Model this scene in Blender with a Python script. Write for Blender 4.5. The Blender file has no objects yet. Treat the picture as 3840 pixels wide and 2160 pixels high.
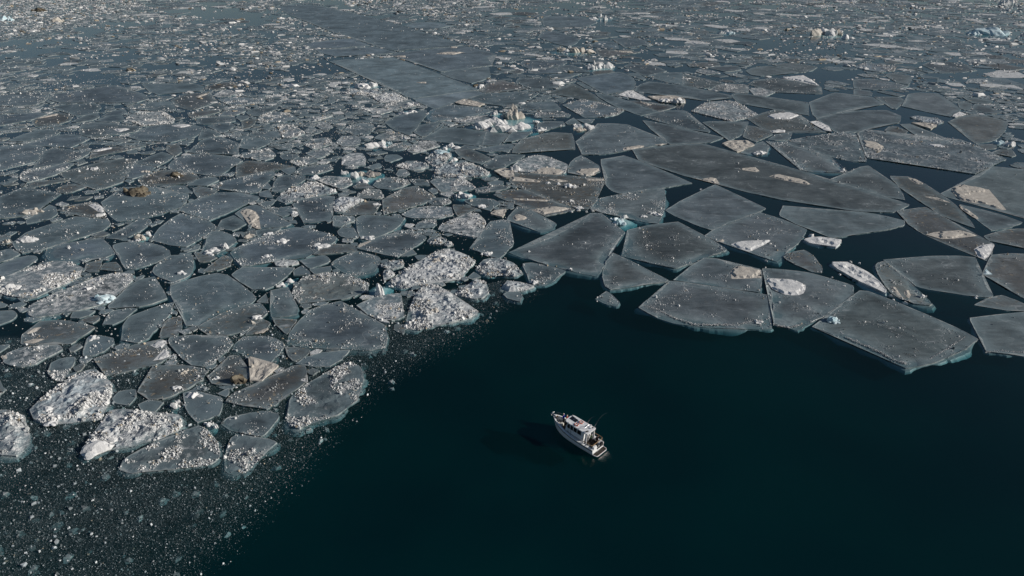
import bpy, bmesh, math, random
import numpy as np
from mathutils import Vector, Matrix, noise, kdtree
from mathutils.geometry import delaunay_2d_cdt

R = math.radians
random.seed(7)
rng = np.random.default_rng(11)
scn = bpy.context.scene
COL = scn.collection

# ------------------------------------------------------------------ camera
CAM_H, PITCH, FPX = 68.0, R(29.0), 2560.0
cam_d = bpy.data.cameras.new('camera')
cam_d.lens = 24.0
cam_d.sensor_width = 36.0
cam_d.clip_start = 1.0
cam_d.clip_end = 6000.0
cam = bpy.data.objects.new('camera', cam_d)
cam.location = (0, 0, CAM_H)
cam.rotation_euler = (R(90) - PITCH, 0, 0)
COL.objects.link(cam)
scn.camera = cam

# ------------------------------------------------------------------ sky, sun, exposure
SUN_EL, SUN_AZ = R(23.0), R(98.0)          # azimuth clockwise from +Y (away from the camera)
world = bpy.data.worlds.new('World')
scn.world = world
world.use_nodes = True
wn = world.node_tree
wn.nodes.clear()
sky = wn.nodes.new('ShaderNodeTexSky')
sky.sky_type = 'NISHITA'
sky.sun_disc = False
sky.sun_elevation = SUN_EL
sky.sun_rotation = SUN_AZ
sky.air_density = 1.0
sky.dust_density = 0.3
sky.ozone_density = 2.0
bg = wn.nodes.new('ShaderNodeBackground')
bg.inputs['Strength'].default_value = 0.055
wo = wn.nodes.new('ShaderNodeOutputWorld')
wn.links.new(sky.outputs[0], bg.inputs[0])
wn.links.new(bg.outputs[0], wo.inputs[0])
sun_d = bpy.data.lights.new('sun', 'SUN')
sun_d.energy = 5.0
sun_d.angle = R(0.5)
sun_d.color = (1.0, 0.93, 0.84)
sun = bpy.data.objects.new('sun', sun_d)
sdir = Vector((math.sin(SUN_AZ) * math.cos(SUN_EL), math.cos(SUN_AZ) * math.cos(SUN_EL), math.sin(SUN_EL)))
sun.rotation_euler = sdir.to_track_quat('Z', 'Y').to_euler()
sun.location = (200, 0, 150)
COL.objects.link(sun)
vs = scn.view_settings
vs.view_transform = 'Standard'
vs.look = 'None'
vs.gamma = 1.0
vs.use_curve_mapping = False
vs.exposure = -0.10
scn.cycles.max_bounces = 5
scn.cycles.diffuse_bounces = 2
scn.cycles.glossy_bounces = 2
scn.cycles.transparent_max_bounces = 8
scn.cycles.volume_bounces = 0
scn.cycles.caustics_reflective = False
scn.cycles.caustics_refractive = False

CP, SP = math.cos(PITCH), math.sin(PITCH)


def ground(u, v, z=0.0):
    """place on the level plane z seen at picture point (u, v) of the 3840 x 2160 photograph"""
    a, b = (u - 1920.0) / FPX, -(v - 1080.0) / FPX
    dx, dy, dz = a, CP + b * SP, -SP + b * CP
    t = (z - CAM_H) / dz
    return (dx * t, dy * t)


def to_px(P):
    """picture points of world positions P (n,3)"""
    d = P - np.array([0, 0, CAM_H])
    f = d[:, 1] * CP - d[:, 2] * SP
    up = d[:, 1] * SP + d[:, 2] * CP
    return 1920 + FPX * d[:, 0] / f, 1080 - FPX * up / f, f


FLOES = """
f1|g1b|large smooth shield-shaped grey floe left of the fan-shaped floe at the open water|1907,946 1993,922 2079,886 2168,838 2198,816 2213,802 2256,800 2276,823 2343,873 2321,894 2299,914 2286,946 2267,998 2241,1037 2161,1022 2068,998 1993,978
f2|g2b|broad five-cornered grey floe sprinkled with white crumbs, behind the fan-shaped floe|2353,864 2429,847 2543,834 2664,898 2731,939 2701,950 2645,966 2589,993 2537,1009 2459,994 2384,974 2330,959 2353,909
f3|g1b|fan-shaped grey floe with one round pale edge, pointing right, at the open water|2299,950 2370,983 2511,1056 2403,1069 2289,1088 2269,1076 2259,1047 2259,1021 2273,983
f4|g3b|small lone triangular floe drifting in open water below the fan-shaped floe|2273,1093 2295,1108 2323,1132 2321,1149 2276,1143 2232,1121
f5|g2b|grey floe carrying a square slab of snow at its right end|2524,1052 2589,998 2638,970 2686,972 2742,998 2766,995 2853,1010 2859,1029 2853,1099 2759,1087 2560,1056
f6|g2b|wide grey floe with wave-washed blue lower rim, facing the boat at the open water|2511,1056 2560,1059 2759,1090 2876,1107 2894,1111 2888,1152 2883,1187 2894,1229 2858,1235 2771,1234 2659,1228 2560,1217 2526,1211 2437,1184 2392,1155 2481,1084
f7|g2b|grey floe with a scalloped white snow patch near its left edge, at the open water|2857,1008 2958,1014 3032,1024 3119,1048 3200,1074 3200,1101 3186,1114 3144,1147 3094,1187 3044,1207 3017,1222 2992,1240 2958,1230 2900,1216 2899,1150 2894,1108 2883,1066 2864,1029
f8|g2b|large rounded dark floe with washed frosty ridges on its lower rim, right of the boat|3044,1227 3119,1171 3163,1136 3223,1091 3256,1093 3364,1136 3491,1188 3588,1229 3666,1274 3625,1307 3543,1348 3491,1367 3396,1382 3361,1363 3271,1322 3171,1274 3104,1248
f9|g0b|plain dark floe cut by the right picture edge, lowest floe on that side|3633,1192 3840,1173 3901,1169 3901,1341 3840,1336 3696,1320 3678,1281 3659,1244
f10|t0|brownish pointed sliver of a floe above the lowest floe on the right edge|3650,1145 3692,1121 3754,1107 3840,1141 3901,1166 3901,1173 3774,1164
f11|g1|long dark trapezoid floe with faint pale arcs, right of the long snow-topped slab|3308,976 3359,974 3414,967 3498,962 3598,961 3658,967 3665,999 3694,1064 3725,1111 3709,1118 3647,1111 3548,1096 3473,1085 3431,1074 3406,1051 3359,1012
f12|g3tb|narrow half-sunken floe with a brown hollow and rubble beside the long snow-topped slab|3289,987 3314,982 3349,1009 3411,1059 3461,1101 3501,1143 3486,1147 3426,1141 3414,1128 3374,1121 3339,1099 3307,1059 3284,1019 3282,999
s1|w0b|long thick snow-topped slab, floating tilted among rubble at the right|3109,983 3129,984 3176,987 3200,997 3225,1012 3282,1044 3304,1059 3329,1101 3322,1108 3299,1094 3257,1074 3225,1064 3191,1044 3151,1019 3121,999
f13|w0b|small bright snow-topped slab alone in the dark lead at the right|3011,903 3037,895 3074,892 3107,899 3121,903 3154,903 3151,912 3134,930 3102,927 3097,920 3069,923 3044,920 3025,910
f14|t3|small brown-stained floe with a rubble tip below the bright lone slab|2936,964 2958,949 2982,944 3015,938 3052,964 3084,1007 3082,1024 3044,1020 2982,995 2948,977
f15|g2b|grey floe with a wedge of smooth snow along its lower left edge|2640,883 2734,833 2848,797 2933,825 2997,850 3025,862 3007,897 2982,925 2948,944 2938,959 2915,982 2871,971 2808,948 2734,922 2684,905 2637,885
f16|g0|clean diamond-shaped grey floe below the longest grey floe|2493,789 2560,751 2682,693 2714,709 2771,736 2874,783 2821,807 2734,840 2682,860 2668,866 2597,842 2534,812
f17|g0|large smooth grey floe tapering to a right point, left of the longest grey floe|2253,599 2293,596 2340,584 2392,602 2454,627 2560,674 2597,688 2560,693 2491,706 2367,724 2330,731 2293,716 2270,694 2275,671 2268,647 2253,619
f18|g3b|grey floe with white lumps along its lower edge, behind the small turquoise iceberg|2240,745 2318,731 2429,712 2489,709 2496,739 2491,788 2469,842 2392,828 2355,811 2293,802 2260,801 2231,788 2211,788 2226,763
f19|t3|brown-streaked floe carrying small white ice lumps in a row, near the centre|1906,679 1912,672 1920,655 1945,649 2019,653 2144,661 2274,671 2253,711 2240,736 2236,758 2206,788 2168,783 2126,776 2089,763 2032,739 1970,714 1920,694
f20|t2|brown and grey wedge-shaped floe with long tan snow streaks near the centre|1851,732 1889,719 1920,711 1965,712 2007,731 2059,753 2094,768 2144,781 2159,788 2119,798 2044,812 2007,793 1970,776 1920,761 1889,751
f21|g2b|small grey floe with one tan snow patch, left of the shield-shaped floe|1907,812 1941,775 1993,791 2068,829 2088,838 2075,860 2027,870 2004,862 1900,827
f22|m2b|floe with a dirty lump and a smooth sickle of snow on its lower side|1922,624 1945,604 2002,583 2037,583 2104,609 2131,617 2124,644 2114,652 2069,652 1987,648 1950,647 1925,639
f23|g1|small domed floe with a thick snow slab on its lower right side|2127,634 2139,609 2159,592 2178,584 2198,593 2245,622 2250,629 2253,644 2218,659 2206,664 2183,661 2159,647 2129,649
f24|g1|large grey floe with a pointed right tip and brown rim below it|2156,532 2193,514 2221,494 2240,465 2293,464 2352,468 2417,497 2477,517 2504,539 2417,555 2342,566 2268,580 2181,581 2171,550
f25|g1t|grey floe with straight lower edge, left of the large pointed floe|1920,575 1927,550 1957,524 2027,510 2037,502 2081,498 2139,502 2145,502 2154,532 2157,561 2094,562 1995,566 1945,577
f26|g0|longest grey floe, a huge smooth sheet with a few tan snow patches|2370,563 2504,546 2560,541 2635,540 2771,577 2933,622 3020,645 3107,678 3200,704 3299,732 3411,768 3386,786 3349,797 3262,797 3200,794 3156,786 3057,770 2933,751 2833,729 2759,711 2699,693 2622,671 2560,659 2467,629 2392,602 2382,582
f27|g1|grey kite-shaped floe lying against the right end of the longest floe|3107,676 3166,655 3200,640 3225,627 3257,623 3312,664 3359,691 3384,724 3395,753 3324,739 3262,722 3200,702 3156,690
f28|g0t|narrow dark blade-like floe with two tan snow scars on the right|3335,661 3406,664 3436,674 3466,690 3511,719 3573,761 3635,820 3657,858 3585,833 3523,806 3463,766 3411,731 3374,706 3347,679
f29|g0|plain dark floe bordering the black lead below the longest floe|2933,772 3057,786 3156,793 3237,797 3304,808 3394,830 3395,847 3349,859 3200,881 3119,895 3042,860 2997,848 2920,809
f30|t1|elongated floe with tan snow blotches and a layered snow block at its lower tip|3359,793 3411,786 3473,778 3498,793 3568,833 3610,860 3662,884 3697,902 3724,915 3719,947 3714,982 3697,982 3647,957 3548,917 3473,885 3429,860 3406,843 3389,823
f32|g0|dark wedge floe with a tan left rim near the right picture edge|3595,767 3667,784 3759,808 3835,835 3796,853 3747,861 3717,866 3692,848 3647,811 3610,781
f33|g0|dark floe at the right edge with a large hooked tan snow patch|3525,726 3563,711 3602,691 3672,664 3719,625 3840,637 3886,642 3886,833 3840,816 3747,788 3672,763 3622,756 3588,748 3548,739
f34|t1|brownish floe at the right edge, above the black gap|3686,887 3722,875 3771,862 3840,860 3886,860 3886,942 3840,932 3771,915 3709,905
f35|t1|broad dark floe at the right edge with a white corner chip and tan stain|3678,1029 3712,984 3717,957 3747,953 3796,953 3846,954 3886,959 3886,1141 3840,1121 3784,1089 3766,1071 3722,1049
f36|m2|long floe heaped with scattered ice rubble, right of the rubble-ridged floe|3211,501 3245,486 3312,499 3399,518 3424,521 3523,532 3598,525 3647,542 3684,567 3774,598 3722,622 3657,655 3573,642 3411,613 3324,604 3250,594 3232,550 3230,527
f37|m2|floe crossed by a thick ridge of white ice rubble, upper right|2920,535 2962,526 3032,514 3119,502 3196,493 3210,505 3225,545 3245,594 3250,609 3200,608 3156,599 3107,587 3032,562 2958,542
f38|g3b|grey floe with scattered white crumbs and a pale pool, below the rubble-ridged floe|2868,529 2920,536 3020,561 3069,580 3121,592 3131,607 3161,629 3184,648 3144,649 3032,645 2997,639 2980,612 2945,580 2908,555
f39|w0|small bowl-shaped tan snow-covered floe in a dark gap, upper right|2709,542 2739,531 2799,530 2826,541 2828,547 2796,562 2764,573 2734,557
f40|g1b|small grey floe with a white wave-cut foot, beside the bowl-shaped snowy floe|2774,576 2808,550 2861,531 2885,547 2885,553 2876,560 2878,581 2808,580
f41|g1|small grey floe with a pale snowy lower rim, left of the rubble-ridged floe|2879,523 2908,506 2967,496 2972,498 2967,513 2960,525 2908,528
f42|t2|brown-striped floe with a snow ring at its lower tip, above the bowl-shaped floe|2799,471 2846,478 2883,493 2903,503 2866,520 2836,534 2808,525 2786,516 2789,503
f43|g0|smooth grey floe with one tan spot, just above the longest floe|2409,452 2479,463 2560,482 2664,508 2714,517 2667,535 2635,538 2560,540 2511,543 2501,538 2491,520 2442,488
I1|s3b|big snow-covered floe with a rounded blue-white dome at the top|1461,1056 1484,1034 1516,1009 1566,987 1600,969 1628,952 1648,940 1682,937 1715,947 1752,959 1789,984 1767,1002 1735,1031 1725,1049 1678,1051 1591,1064 1528,1079 1504,1082 1479,1069
I2|s4b|bright triangular snow-covered floe with dirty brown specks, at the edge of the open water|1598,1071 1623,1070 1653,1079 1690,1103 1735,1136 1802,1171 1764,1193 1702,1210 1628,1228 1566,1238 1519,1230 1521,1203 1533,1166 1548,1128 1566,1096
I3|s4b|small heaped white floe between the snowy triangle and the open water|1707,1108 1740,1084 1772,1059 1797,1051 1822,1064 1827,1089 1834,1101 1814,1118 1789,1126 1752,1118
I4|s4b|white rubble-heaped floe with a blue melting edge, left of the shield-shaped floe|1782,1009 1802,989 1827,973 1876,974 1906,982 1922,989 1963,1028 1937,1037 1900,1041 1876,1031 1827,1034 1797,1024
I5|g3|grey floe sprinkled with crumbs, pointing down toward the white rubble heap|1760,932 1797,900 1807,873 1839,833 1881,825 1912,831 1911,871 1926,903 1923,922 1901,947 1869,973 1827,959
I6|g3|dark floe with a cream strip on its upper left rim, above the domed floe|1336,932 1342,917 1392,902 1429,885 1486,880 1536,862 1566,872 1605,892 1591,905 1548,932 1514,952 1491,966 1454,959 1404,947 1362,940
I7|g3b|roundish grey floe sprinkled with crumbs, left of the domed snowy floe|1239,994 1256,977 1310,952 1347,943 1379,952 1422,964 1429,982 1404,1017 1367,1031 1330,1036 1295,1024 1261,1009
I8|m3t|frosty floe with a yellow-brown crushed left tip, beside a small round iceberg|1095,1102 1107,1076 1137,1041 1187,1030 1256,1025 1280,1030 1330,1043 1379,1064 1387,1076 1379,1096 1330,1113 1280,1123 1211,1130 1127,1141
I9|g3b|broad smooth brownish-grey floe left of the snowy triangle, speckled with crumbs|1072,1290 1087,1250 1112,1215 1137,1188 1164,1162 1211,1146 1261,1133 1280,1130 1317,1151 1355,1173 1399,1200 1444,1223 1453,1264 1446,1304 1386,1315 1236,1306 1137,1302
I10|m3|dark rubble-strewn floe sunk in slush between the snowy triangle and the round iceberg|1333,1148 1362,1133 1399,1118 1454,1108 1506,1103 1514,1193 1479,1205 1429,1203 1392,1190 1360,1173
I11|g0|tiny plain grey wedge touching the tip of the cream-rimmed floe|1504,962 1546,935 1563,952 1528,961
I12|s2|small white triangular cake of snow in black slush left of the domed floe|1432,1019 1461,1012 1486,1031 1454,1046 1441,1059
I13|s4|small heap of white rubble just left above the domed snowy floe|1424,997 1454,984 1511,977 1519,997 1491,1009 1454,1012
I14|s4|small white rubble raft above the domed snowy floe|1597,905 1615,890 1653,892 1675,907 1653,917 1615,913
I15|s3|little white raft right beside the rubble raft above the dome|1663,922 1682,905 1702,920 1678,927
I16|w0|small bright angular slab drifting in the dark gap left of the shield-shaped floe|1840,804 1856,794 1899,787 1886,821 1864,815
I17|g0|tiny smooth grey plate right below the domed snowy floe|1750,1044 1777,1021 1804,1039 1772,1049
Q1|g3b|pale triangular floe with white lumps, tucked under the shield-shaped floe|1960,991 1989,985 2049,998 2124,1017 2086,1047 2042,1069 1989,1069 1975,1035
Q2|s2b|half-drowned white floe at the slush tongue reaching into the open water|1900,1054 1945,1058 2004,1075 1963,1093 1900,1097 1878,1080
Q3|g1b|small pale plate floating at the tip of the slush tongue|1900,1098 1952,1098 1960,1114 1952,1134 1900,1121 1885,1106
J1|g3b|big dark floe strewn with crumbs and sunken white lumps, left of centre|861,947 913,917 988,887 1062,864 1115,853 1187,867 1236,877 1266,892 1254,910 1211,932 1149,967 1038,974 938,997 908,999 883,977
J2|g1b|largest smooth blue-grey floe on the left, with faint white bruises|640,1071 739,1041 814,1026 851,1031 901,1066 965,1118 946,1138 864,1161 814,1185 752,1225 697,1225 690,1190 675,1151 640,1116
J3|g1|smooth grey floe with a white bruise, directly under the big dark crumb-strewn floe|865,1031 908,1004 988,1004 1110,1004 1075,1039 1025,1076 995,1087 946,1087 901,1059
J4|g1b|grey floe with a bright white ice ridge along its lower edge|774,892 794,866 836,870 876,885 891,907 864,926 814,954 779,953 752,947 769,917
J5|g2|grey floe with long white streaks, above and left of the ridge-edged floe|566,900 596,856 640,823 677,801 739,816 784,831 813,851 789,874 752,896 700,928 640,922 596,910
J6|g2b|rounded dark floe with a sunken white lump, left of the tan round cake|579,999 609,977 640,959 702,957 727,964 724,989 722,1019 702,1039 660,1059 640,1056 596,1044 571,1021
J7|t0|small brown triangular floe under the bright ridge-edged floe|724,948 779,957 820,967 789,983 749,985
J8|t2|brown leaf-shaped floe above the largest smooth floe on the left|753,1023 789,997 839,959 876,969 864,999 814,1017
J9|g0|thin grey splinter left of the bright ridge-edged floe|687,946 754,926 747,937 702,947
J10|g0|clean blue-grey plate with straight sides, right of the sunken-lump floe|1120,979 1187,961 1219,958 1240,972 1234,987 1162,1009
J11|g0|clean narrow blue-grey plate under the straight-sided plate|1160,1012 1241,1000 1245,1019 1179,1030
J12|g1|small grey wedge at the right tip of the smooth bruised floe|1110,1007 1134,997 1152,1007 1167,1031 1100,1034 1097,1021
J13|t1|brown-grey wedge left of the cream-rimmed floe|1173,956 1211,930 1256,918 1280,920 1325,920 1340,942 1280,950 1236,954
J14|g2b|upright grey floe dotted with crumbs, left of the yellow-tipped frosty floe|1015,1091 1082,1077 1092,1103 1115,1146 1117,1180 1018,1195 1013,1158 1023,1121
J15|t0|small brown triangle touching the right corner of the largest smooth floe|958,1136 998,1102 1011,1141
J16|t0|small brown trapezoid below the upright crumb-dotted floe|1018,1196 1112,1201 1102,1225 1075,1254 1038,1225
J17|g2t|long dark floe with a white mound, along the lower side of the largest smooth floe|741,1227 779,1205 826,1180 901,1151 975,1138 995,1156 1004,1176 963,1213 926,1242 851,1260 789,1263 752,1242
J18|t1|small brown floe with a cream curled rim, beside the brown trapezoid|916,1260 958,1218 988,1200 1015,1213 1005,1232 963,1252
J21|s1|small pale blue-white plate above the smooth bruised floe|1028,987 1060,979 1112,979 1124,989 1075,1002 1038,1000
U1|g1b|dark triangular floe with a thick tan snow slab standing on its left side|881,804 913,781 951,771 970,771 1025,801 1095,843 1075,851 988,858 963,856 926,836
U2|g0|plain blue-grey floe left of the floe with the standing tan slab|815,852 829,828 876,809 901,823 924,841 888,863 871,867
U3|g0b|drowned grey plate with a white lump, under the floe with the tan slab|958,863 1060,858 1013,883 965,891
U3b|t2b|small cake with a yellow-tan lump, under the floe with the tan slab|900,878 956,864 963,884 913,897
U4|g2|big smooth grey crescent floe above the floe with the standing tan slab|662,791 702,764 752,741 814,724 901,723 973,739 970,751 913,769 864,796 784,830 739,814
U5|g2|big dark floe with a brown earth-stained heap on its upper edge, far left|380,759 427,729 460,704 586,702 619,729 640,722 710,729 700,759 682,779 640,791 609,804 534,819 447,833 422,821 395,791
U6|g2|broad smooth grey floe above the brown-crusted floe, left of centre|640,608 665,591 727,578 779,577 851,588 891,591 911,604 876,623 839,652 789,660 752,655 702,642 640,638 629,630
U7|t3|dark floe crusted with yellow-brown dirt on its upper side|640,640 690,640 732,652 752,672 702,689 640,697 534,697 514,674 547,657 596,640
U8|g0|plain grey lens-shaped floe right of the brown-crusted floe|700,696 739,674 811,663 821,677 777,699
U9|g1|small grey floe with white lumps under the brown-crusted floe|640,699 695,697 720,722 690,727 640,719 616,714
U10|t1|tilted brownish cake with a sharp white corner on its right|721,707 747,700 779,704 799,719 819,715 804,727 779,739 744,744 732,729
U11|t2|brown-speckled grey floe with long right point, upper left of centre|886,621 926,605 1013,610 1107,627 1028,641 963,655 883,667 888,645
U12|g3|crumb-strewn grey floe under the brown-speckled pointed floe|782,699 839,679 888,667 963,655 1023,642 1035,652 1013,674 993,692 973,722 938,727 888,719 826,710
U13|g0|small plain plate at the right point of the brown-speckled floe|1052,638 1107,627 1110,645 1080,657
U14|g2|roundish grey floe left of the white rubble-heaped floe|1018,719 1023,692 1038,669 1062,657 1137,660 1151,672 1112,697 1062,718
U15|s4|long white rubble-heaped floe with lumpy blocks, left of centre|1028,749 1062,727 1100,704 1157,684 1199,689 1236,707 1267,719 1236,729 1149,744 1072,765
U16|g2|blue-grey floe with straight lower edge under the long white rubble floe|1097,769 1127,749 1199,739 1256,739 1244,769 1236,786 1249,811 1249,828 1137,837 1132,816 1112,786
U17|g3|small crumb-covered wedge right of the grey crescent floe|965,766 988,756 1033,755 1013,779 995,784
U18|g2|small grey floe with a white lump at its right end, beside the tan slab floe|1000,789 1087,774 1112,796 1060,816
U19|g0|little plain triangle at the right tip of the grey crescent floe|973,722 1010,713 1025,744 973,737
U20|g0|tiny grey triangle above the right tip of the crescent floe|984,709 1004,686 1019,704 1008,712
U21|g3|crumb-dusted grey floe above the long white rubble floe|1102,650 1124,630 1187,620 1244,617 1249,635 1199,652 1137,657
U22|g1|small oval grey floe above the crumb-dusted floe, left of centre|1049,586 1062,578 1112,578 1123,586 1100,599 1060,598
U23|m3|frosty rubble raft just below the small oval floe|1082,608 1112,593 1174,591 1201,608 1124,625
U24|m3|frosty floe with a ragged snowy left end, above the brown-speckled pointed floe|896,593 913,578 963,566 1013,561 1038,583 1028,593 993,603 938,591
U25|s2|bright snow-dusted floe left of the brown wedge floe, left of centre|1280,739 1337,744 1364,751 1317,779 1292,799 1280,799 1256,796 1249,764 1261,749
V1|t2|dark floe with a white lump at its upper right corner, below the bright snow-dusted floe|1280,809 1310,784 1362,755 1399,756 1430,761 1404,806
V2|t3|large brown floe with a dirty yellow-brown crushed crown, near the centre|1432,751 1494,734 1504,709 1561,698 1591,719 1633,739 1591,764 1528,784 1439,806 1437,779
V3|s4b|large bright snow-rubble floe with a grey tail, near the centre|1625,655 1635,635 1648,620 1690,610 1752,612 1792,627 1839,650 1827,660 1777,664 1740,671 1678,666 1640,660
V4|m3|frosty grey floe directly under the large bright snow-rubble floe|1610,684 1628,672 1690,668 1740,672 1777,699 1784,709 1727,719 1653,723 1638,707 1628,692
V5|m3|frost-speckled floe right below the horned turquoise iceberg|1399,697 1419,672 1479,666 1528,677 1541,689 1504,704 1469,712 1417,709
V6|g1b|big smooth blue-grey floe with a white snow lens at its bottom, near the centre|1337,819 1355,809 1429,810 1519,819 1504,843 1474,866 1429,886 1372,900 1352,896 1340,866 1337,841
V7|m2|long frosty floe under the brown crushed-crown floe|1504,804 1553,781 1628,774 1695,779 1705,809 1658,819 1603,821 1543,819 1511,811
V8|t2|small brown arrowhead floe right of the long frosty floe|1697,768 1740,769 1792,784 1752,801 1715,811 1705,791
V9|g2|grey floe with pale snow mounds and a tan block at its upper left|1737,754 1777,744 1851,749 1876,764 1839,791 1792,781 1764,771
V10|m3|rubble-strewn dark floe with a thin bright right edge, left of the shield-shaped floe|1643,861 1653,843 1702,823 1752,801 1789,801 1814,819 1827,841 1809,861 1799,894 1727,881 1678,873
V11|m3|small frost-speckled square floe right of the smooth floe with snow lens|1558,848 1578,831 1633,825 1643,843 1625,858 1563,858
V12|g1|smooth grey floe right of the large bright snow-rubble floe|1809,623 1864,584 1920,580 1972,582 1950,601 1920,612 1886,632 1832,635
V13|g1t|grey floe with a brown stain at its right tip, above the bright snow-rubble floe|1702,568 1735,548 1772,563 1814,581 1846,596 1804,617 1752,603 1722,586
V14|g0|small plain wedge under the two square-cut smooth sheets near the centre|1717,561 1742,545 1807,555 1772,562
V15|g1|thin grey floe with a pale mound below the square-cut smooth sheets|1782,561 1851,548 1920,541 1930,547 1920,561 1834,573
V16|w0|small tan snow-covered slab right of the bright snow-rubble floe|1849,643 1889,633 1926,640 1926,662 1899,673 1876,657
V18|m1|small frosty floe at the left end of the tan-streaked wedge floe|1874,774 1894,759 1926,764 1926,779
V19|m3|rubble-strewn low floe left of the brown-streaked floe|1779,709 1827,702 1889,697 1916,699 1901,709 1827,722 1789,722
V20|g1|small oval floe with a white bruise left of the brown-streaked floe|1824,687 1864,677 1889,682 1884,696 1839,697
V22|m2|small frosty cake left of the thick snow-white block|1645,729 1690,719 1705,732 1682,741
V23|m1|small round frosty cake right of the brown crushed-crown floe|1605,714 1620,705 1638,709 1643,722 1623,729
V24|m3|small oval crumb-dusted floe beneath the round frosty cake|1604,759 1623,744 1678,745 1695,758 1665,771 1620,769
V25|m3t|frosty floe with a brown crust, left of the brown crushed-crown floe|1336,741 1345,722 1374,712 1424,712 1441,741 1419,748 1367,746
V26|t1|small dark floe directly below the horned turquoise iceberg|1322,702 1345,688 1372,687 1409,709 1330,709
V27|g3|small crumb-dusted floe left of the frosty floe under the snow rubble|1533,674 1578,672 1610,679 1610,697 1558,697
V28|m1|small frosty trapezoid below the white lens-shaped floe|1486,655 1496,637 1519,636 1543,652 1523,662 1491,664
V29|s3|white lens-shaped snowy floe left of the bright snow-rubble floe|1479,627 1516,612 1578,610 1613,626 1578,637 1541,642 1511,632
V30|g0|small plain rounded floe above the white lens-shaped floe|1438,595 1451,582 1491,581 1511,592 1466,610 1444,607
V31|g1|small grey rectangle just above the horned turquoise iceberg|1372,627 1424,612 1434,625 1397,638
V32|m1|pale frosty floe with a bright snow ridge on its left edge, above the horned iceberg|1280,593 1312,576 1362,576 1374,598 1367,620 1317,628 1287,620
V34|m3|snow-dusted floe tucked under the left side of the horned turquoise iceberg|1184,677 1224,662 1280,666 1312,667 1323,689 1295,707 1280,712 1271,709 1236,697
V36|g1|grey floe left of the smooth floe with the snow lens|1280,855 1327,857 1347,891 1325,897 1280,887 1261,873
V37|m2|small frosty floe under the dark floe with a white corner lump|1250,811 1280,810 1327,814 1335,828 1280,851 1247,851
E1|r0|longest smooth strip of refrozen ice running to the top of the picture|1033,25 1112,16 1199,22 1280,42 1379,62 1504,97 1640,139 1687,152 1740,169 1690,176 1479,191 1441,183 1379,159 1330,143 1280,127 1249,122 1174,89 1087,57
E2a|r0|flat grey triangle left of the long refrozen strip, upper of two|1134,164 1236,152 1280,147 1327,145 1387,171 1280,180 1174,183
E2b|r0|flat grey triangle left of the long refrozen strip, lower of two|1179,186 1280,185 1404,176 1491,198 1429,203 1280,211 1261,214 1199,199
E3|r0|large smooth grey sheet in the middle of the refrozen lead|1280,225 1474,216 1516,230 1640,275 1727,311 1799,337 1715,347 1628,360 1548,370 1511,358 1491,341 1454,325 1409,302 1362,286 1317,261 1280,248 1234,231
E4|r0|smooth grey wedge below the large refrozen sheet, pointing down|1548,372 1628,361 1715,348 1782,341 1822,352 1740,372 1690,389 1643,409 1628,409 1578,389
E5|r0|smooth sheet with tan snow patches, right of the refrozen lead|1459,206 1504,196 1678,179 1740,174 1814,189 1864,206 1827,216 1846,246 1690,266 1653,270 1578,241 1528,224
E6|r0|smooth grey floe with a rounded right end below the tan-patched sheet|1648,275 1702,263 1834,251 1840,288 1814,301 1769,314 1740,306 1690,293
E7|r0|grey lens of thin ice right of the longest refrozen strip|1516,99 1553,87 1615,82 1702,97 1628,109 1541,107
Y1|g2b|oval grey floe with crumbs at its left end, left of the biggest turquoise iceberg|1599,432 1615,412 1690,394 1789,402 1849,417 1777,437 1690,449 1628,458 1605,449
Y2|g0|clean grey blade-shaped floe below the refrozen lead|1441,461 1479,439 1553,422 1588,413 1602,414 1598,434 1578,461 1561,486 1536,509 1479,489
Y3|g1|clean square-ended grey floe right of the blade-shaped floe|1550,498 1571,471 1640,458 1650,464 1623,494 1603,509 1583,515
Y4|g0|narrow clean splinter right of the square-ended floe|1619,496 1653,469 1665,470 1643,494
Y5|g0|wide clean grey sheet directly below the biggest turquoise iceberg|1578,524 1615,504 1665,479 1740,483 1824,495 1809,543 1797,548 1653,534
Y6|g0|clean square-cut grey sheet under the right side of the biggest iceberg|1824,495 1912,504 1871,546 1807,547
Y7|g0|clean grey wedge right of the square-cut sheet under the biggest iceberg|1889,535 1919,499 1920,494 1997,496 1970,518 1920,533 1911,531
Y8|m2t|brownish speckled floe left of the white mound under the clean sheet|1523,563 1553,541 1578,530 1628,532 1650,548 1603,563 1548,578
Y9|m3|frosty floe with white lumps below the blade-shaped floe|1404,519 1424,504 1466,494 1499,501 1538,516 1519,529 1464,530 1419,525
Y10|m3|rubbly floe right of the small two-knobbed iceberg|1441,561 1474,541 1528,534 1548,543 1519,561 1474,568
Y11|m1|rounded pale floe left of the small two-knobbed iceberg|1280,516 1305,511 1332,509 1353,521 1352,541 1317,551 1280,551 1256,536
Y12|m2|oval speckled floe above the small two-knobbed iceberg|1290,486 1312,471 1362,461 1399,466 1407,481 1384,504 1362,509 1300,499
Y13|m2|flat wedge of speckled ice left of the refrozen lead's tip|1376,414 1404,409 1499,408 1466,419 1429,429 1399,429
Y14|m3|rubble floe touching the refrozen wedge's left side|1439,397 1454,387 1516,382 1541,377 1576,397 1514,407 1441,407
Y15|s2|white snowy floe left of the large refrozen sheet|1397,367 1417,357 1479,350 1531,375 1479,382 1427,387
Y16|s3|bright white rubble floe below the tilted white slab|1282,350 1325,340 1387,337 1437,347 1399,363 1355,358 1300,355
Y18|m3|speckled floe behind the left foot of the biggest turquoise iceberg|1687,449 1740,442 1802,435 1841,447 1777,461 1727,465
Y19|s1|small white raft left of the biggest turquoise iceberg|1668,471 1717,466 1687,476
Y20|w0|tan snow-covered slab between the refrozen wedge and the oval floe|1705,387 1742,373 1777,384 1817,392 1797,403 1740,396
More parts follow.
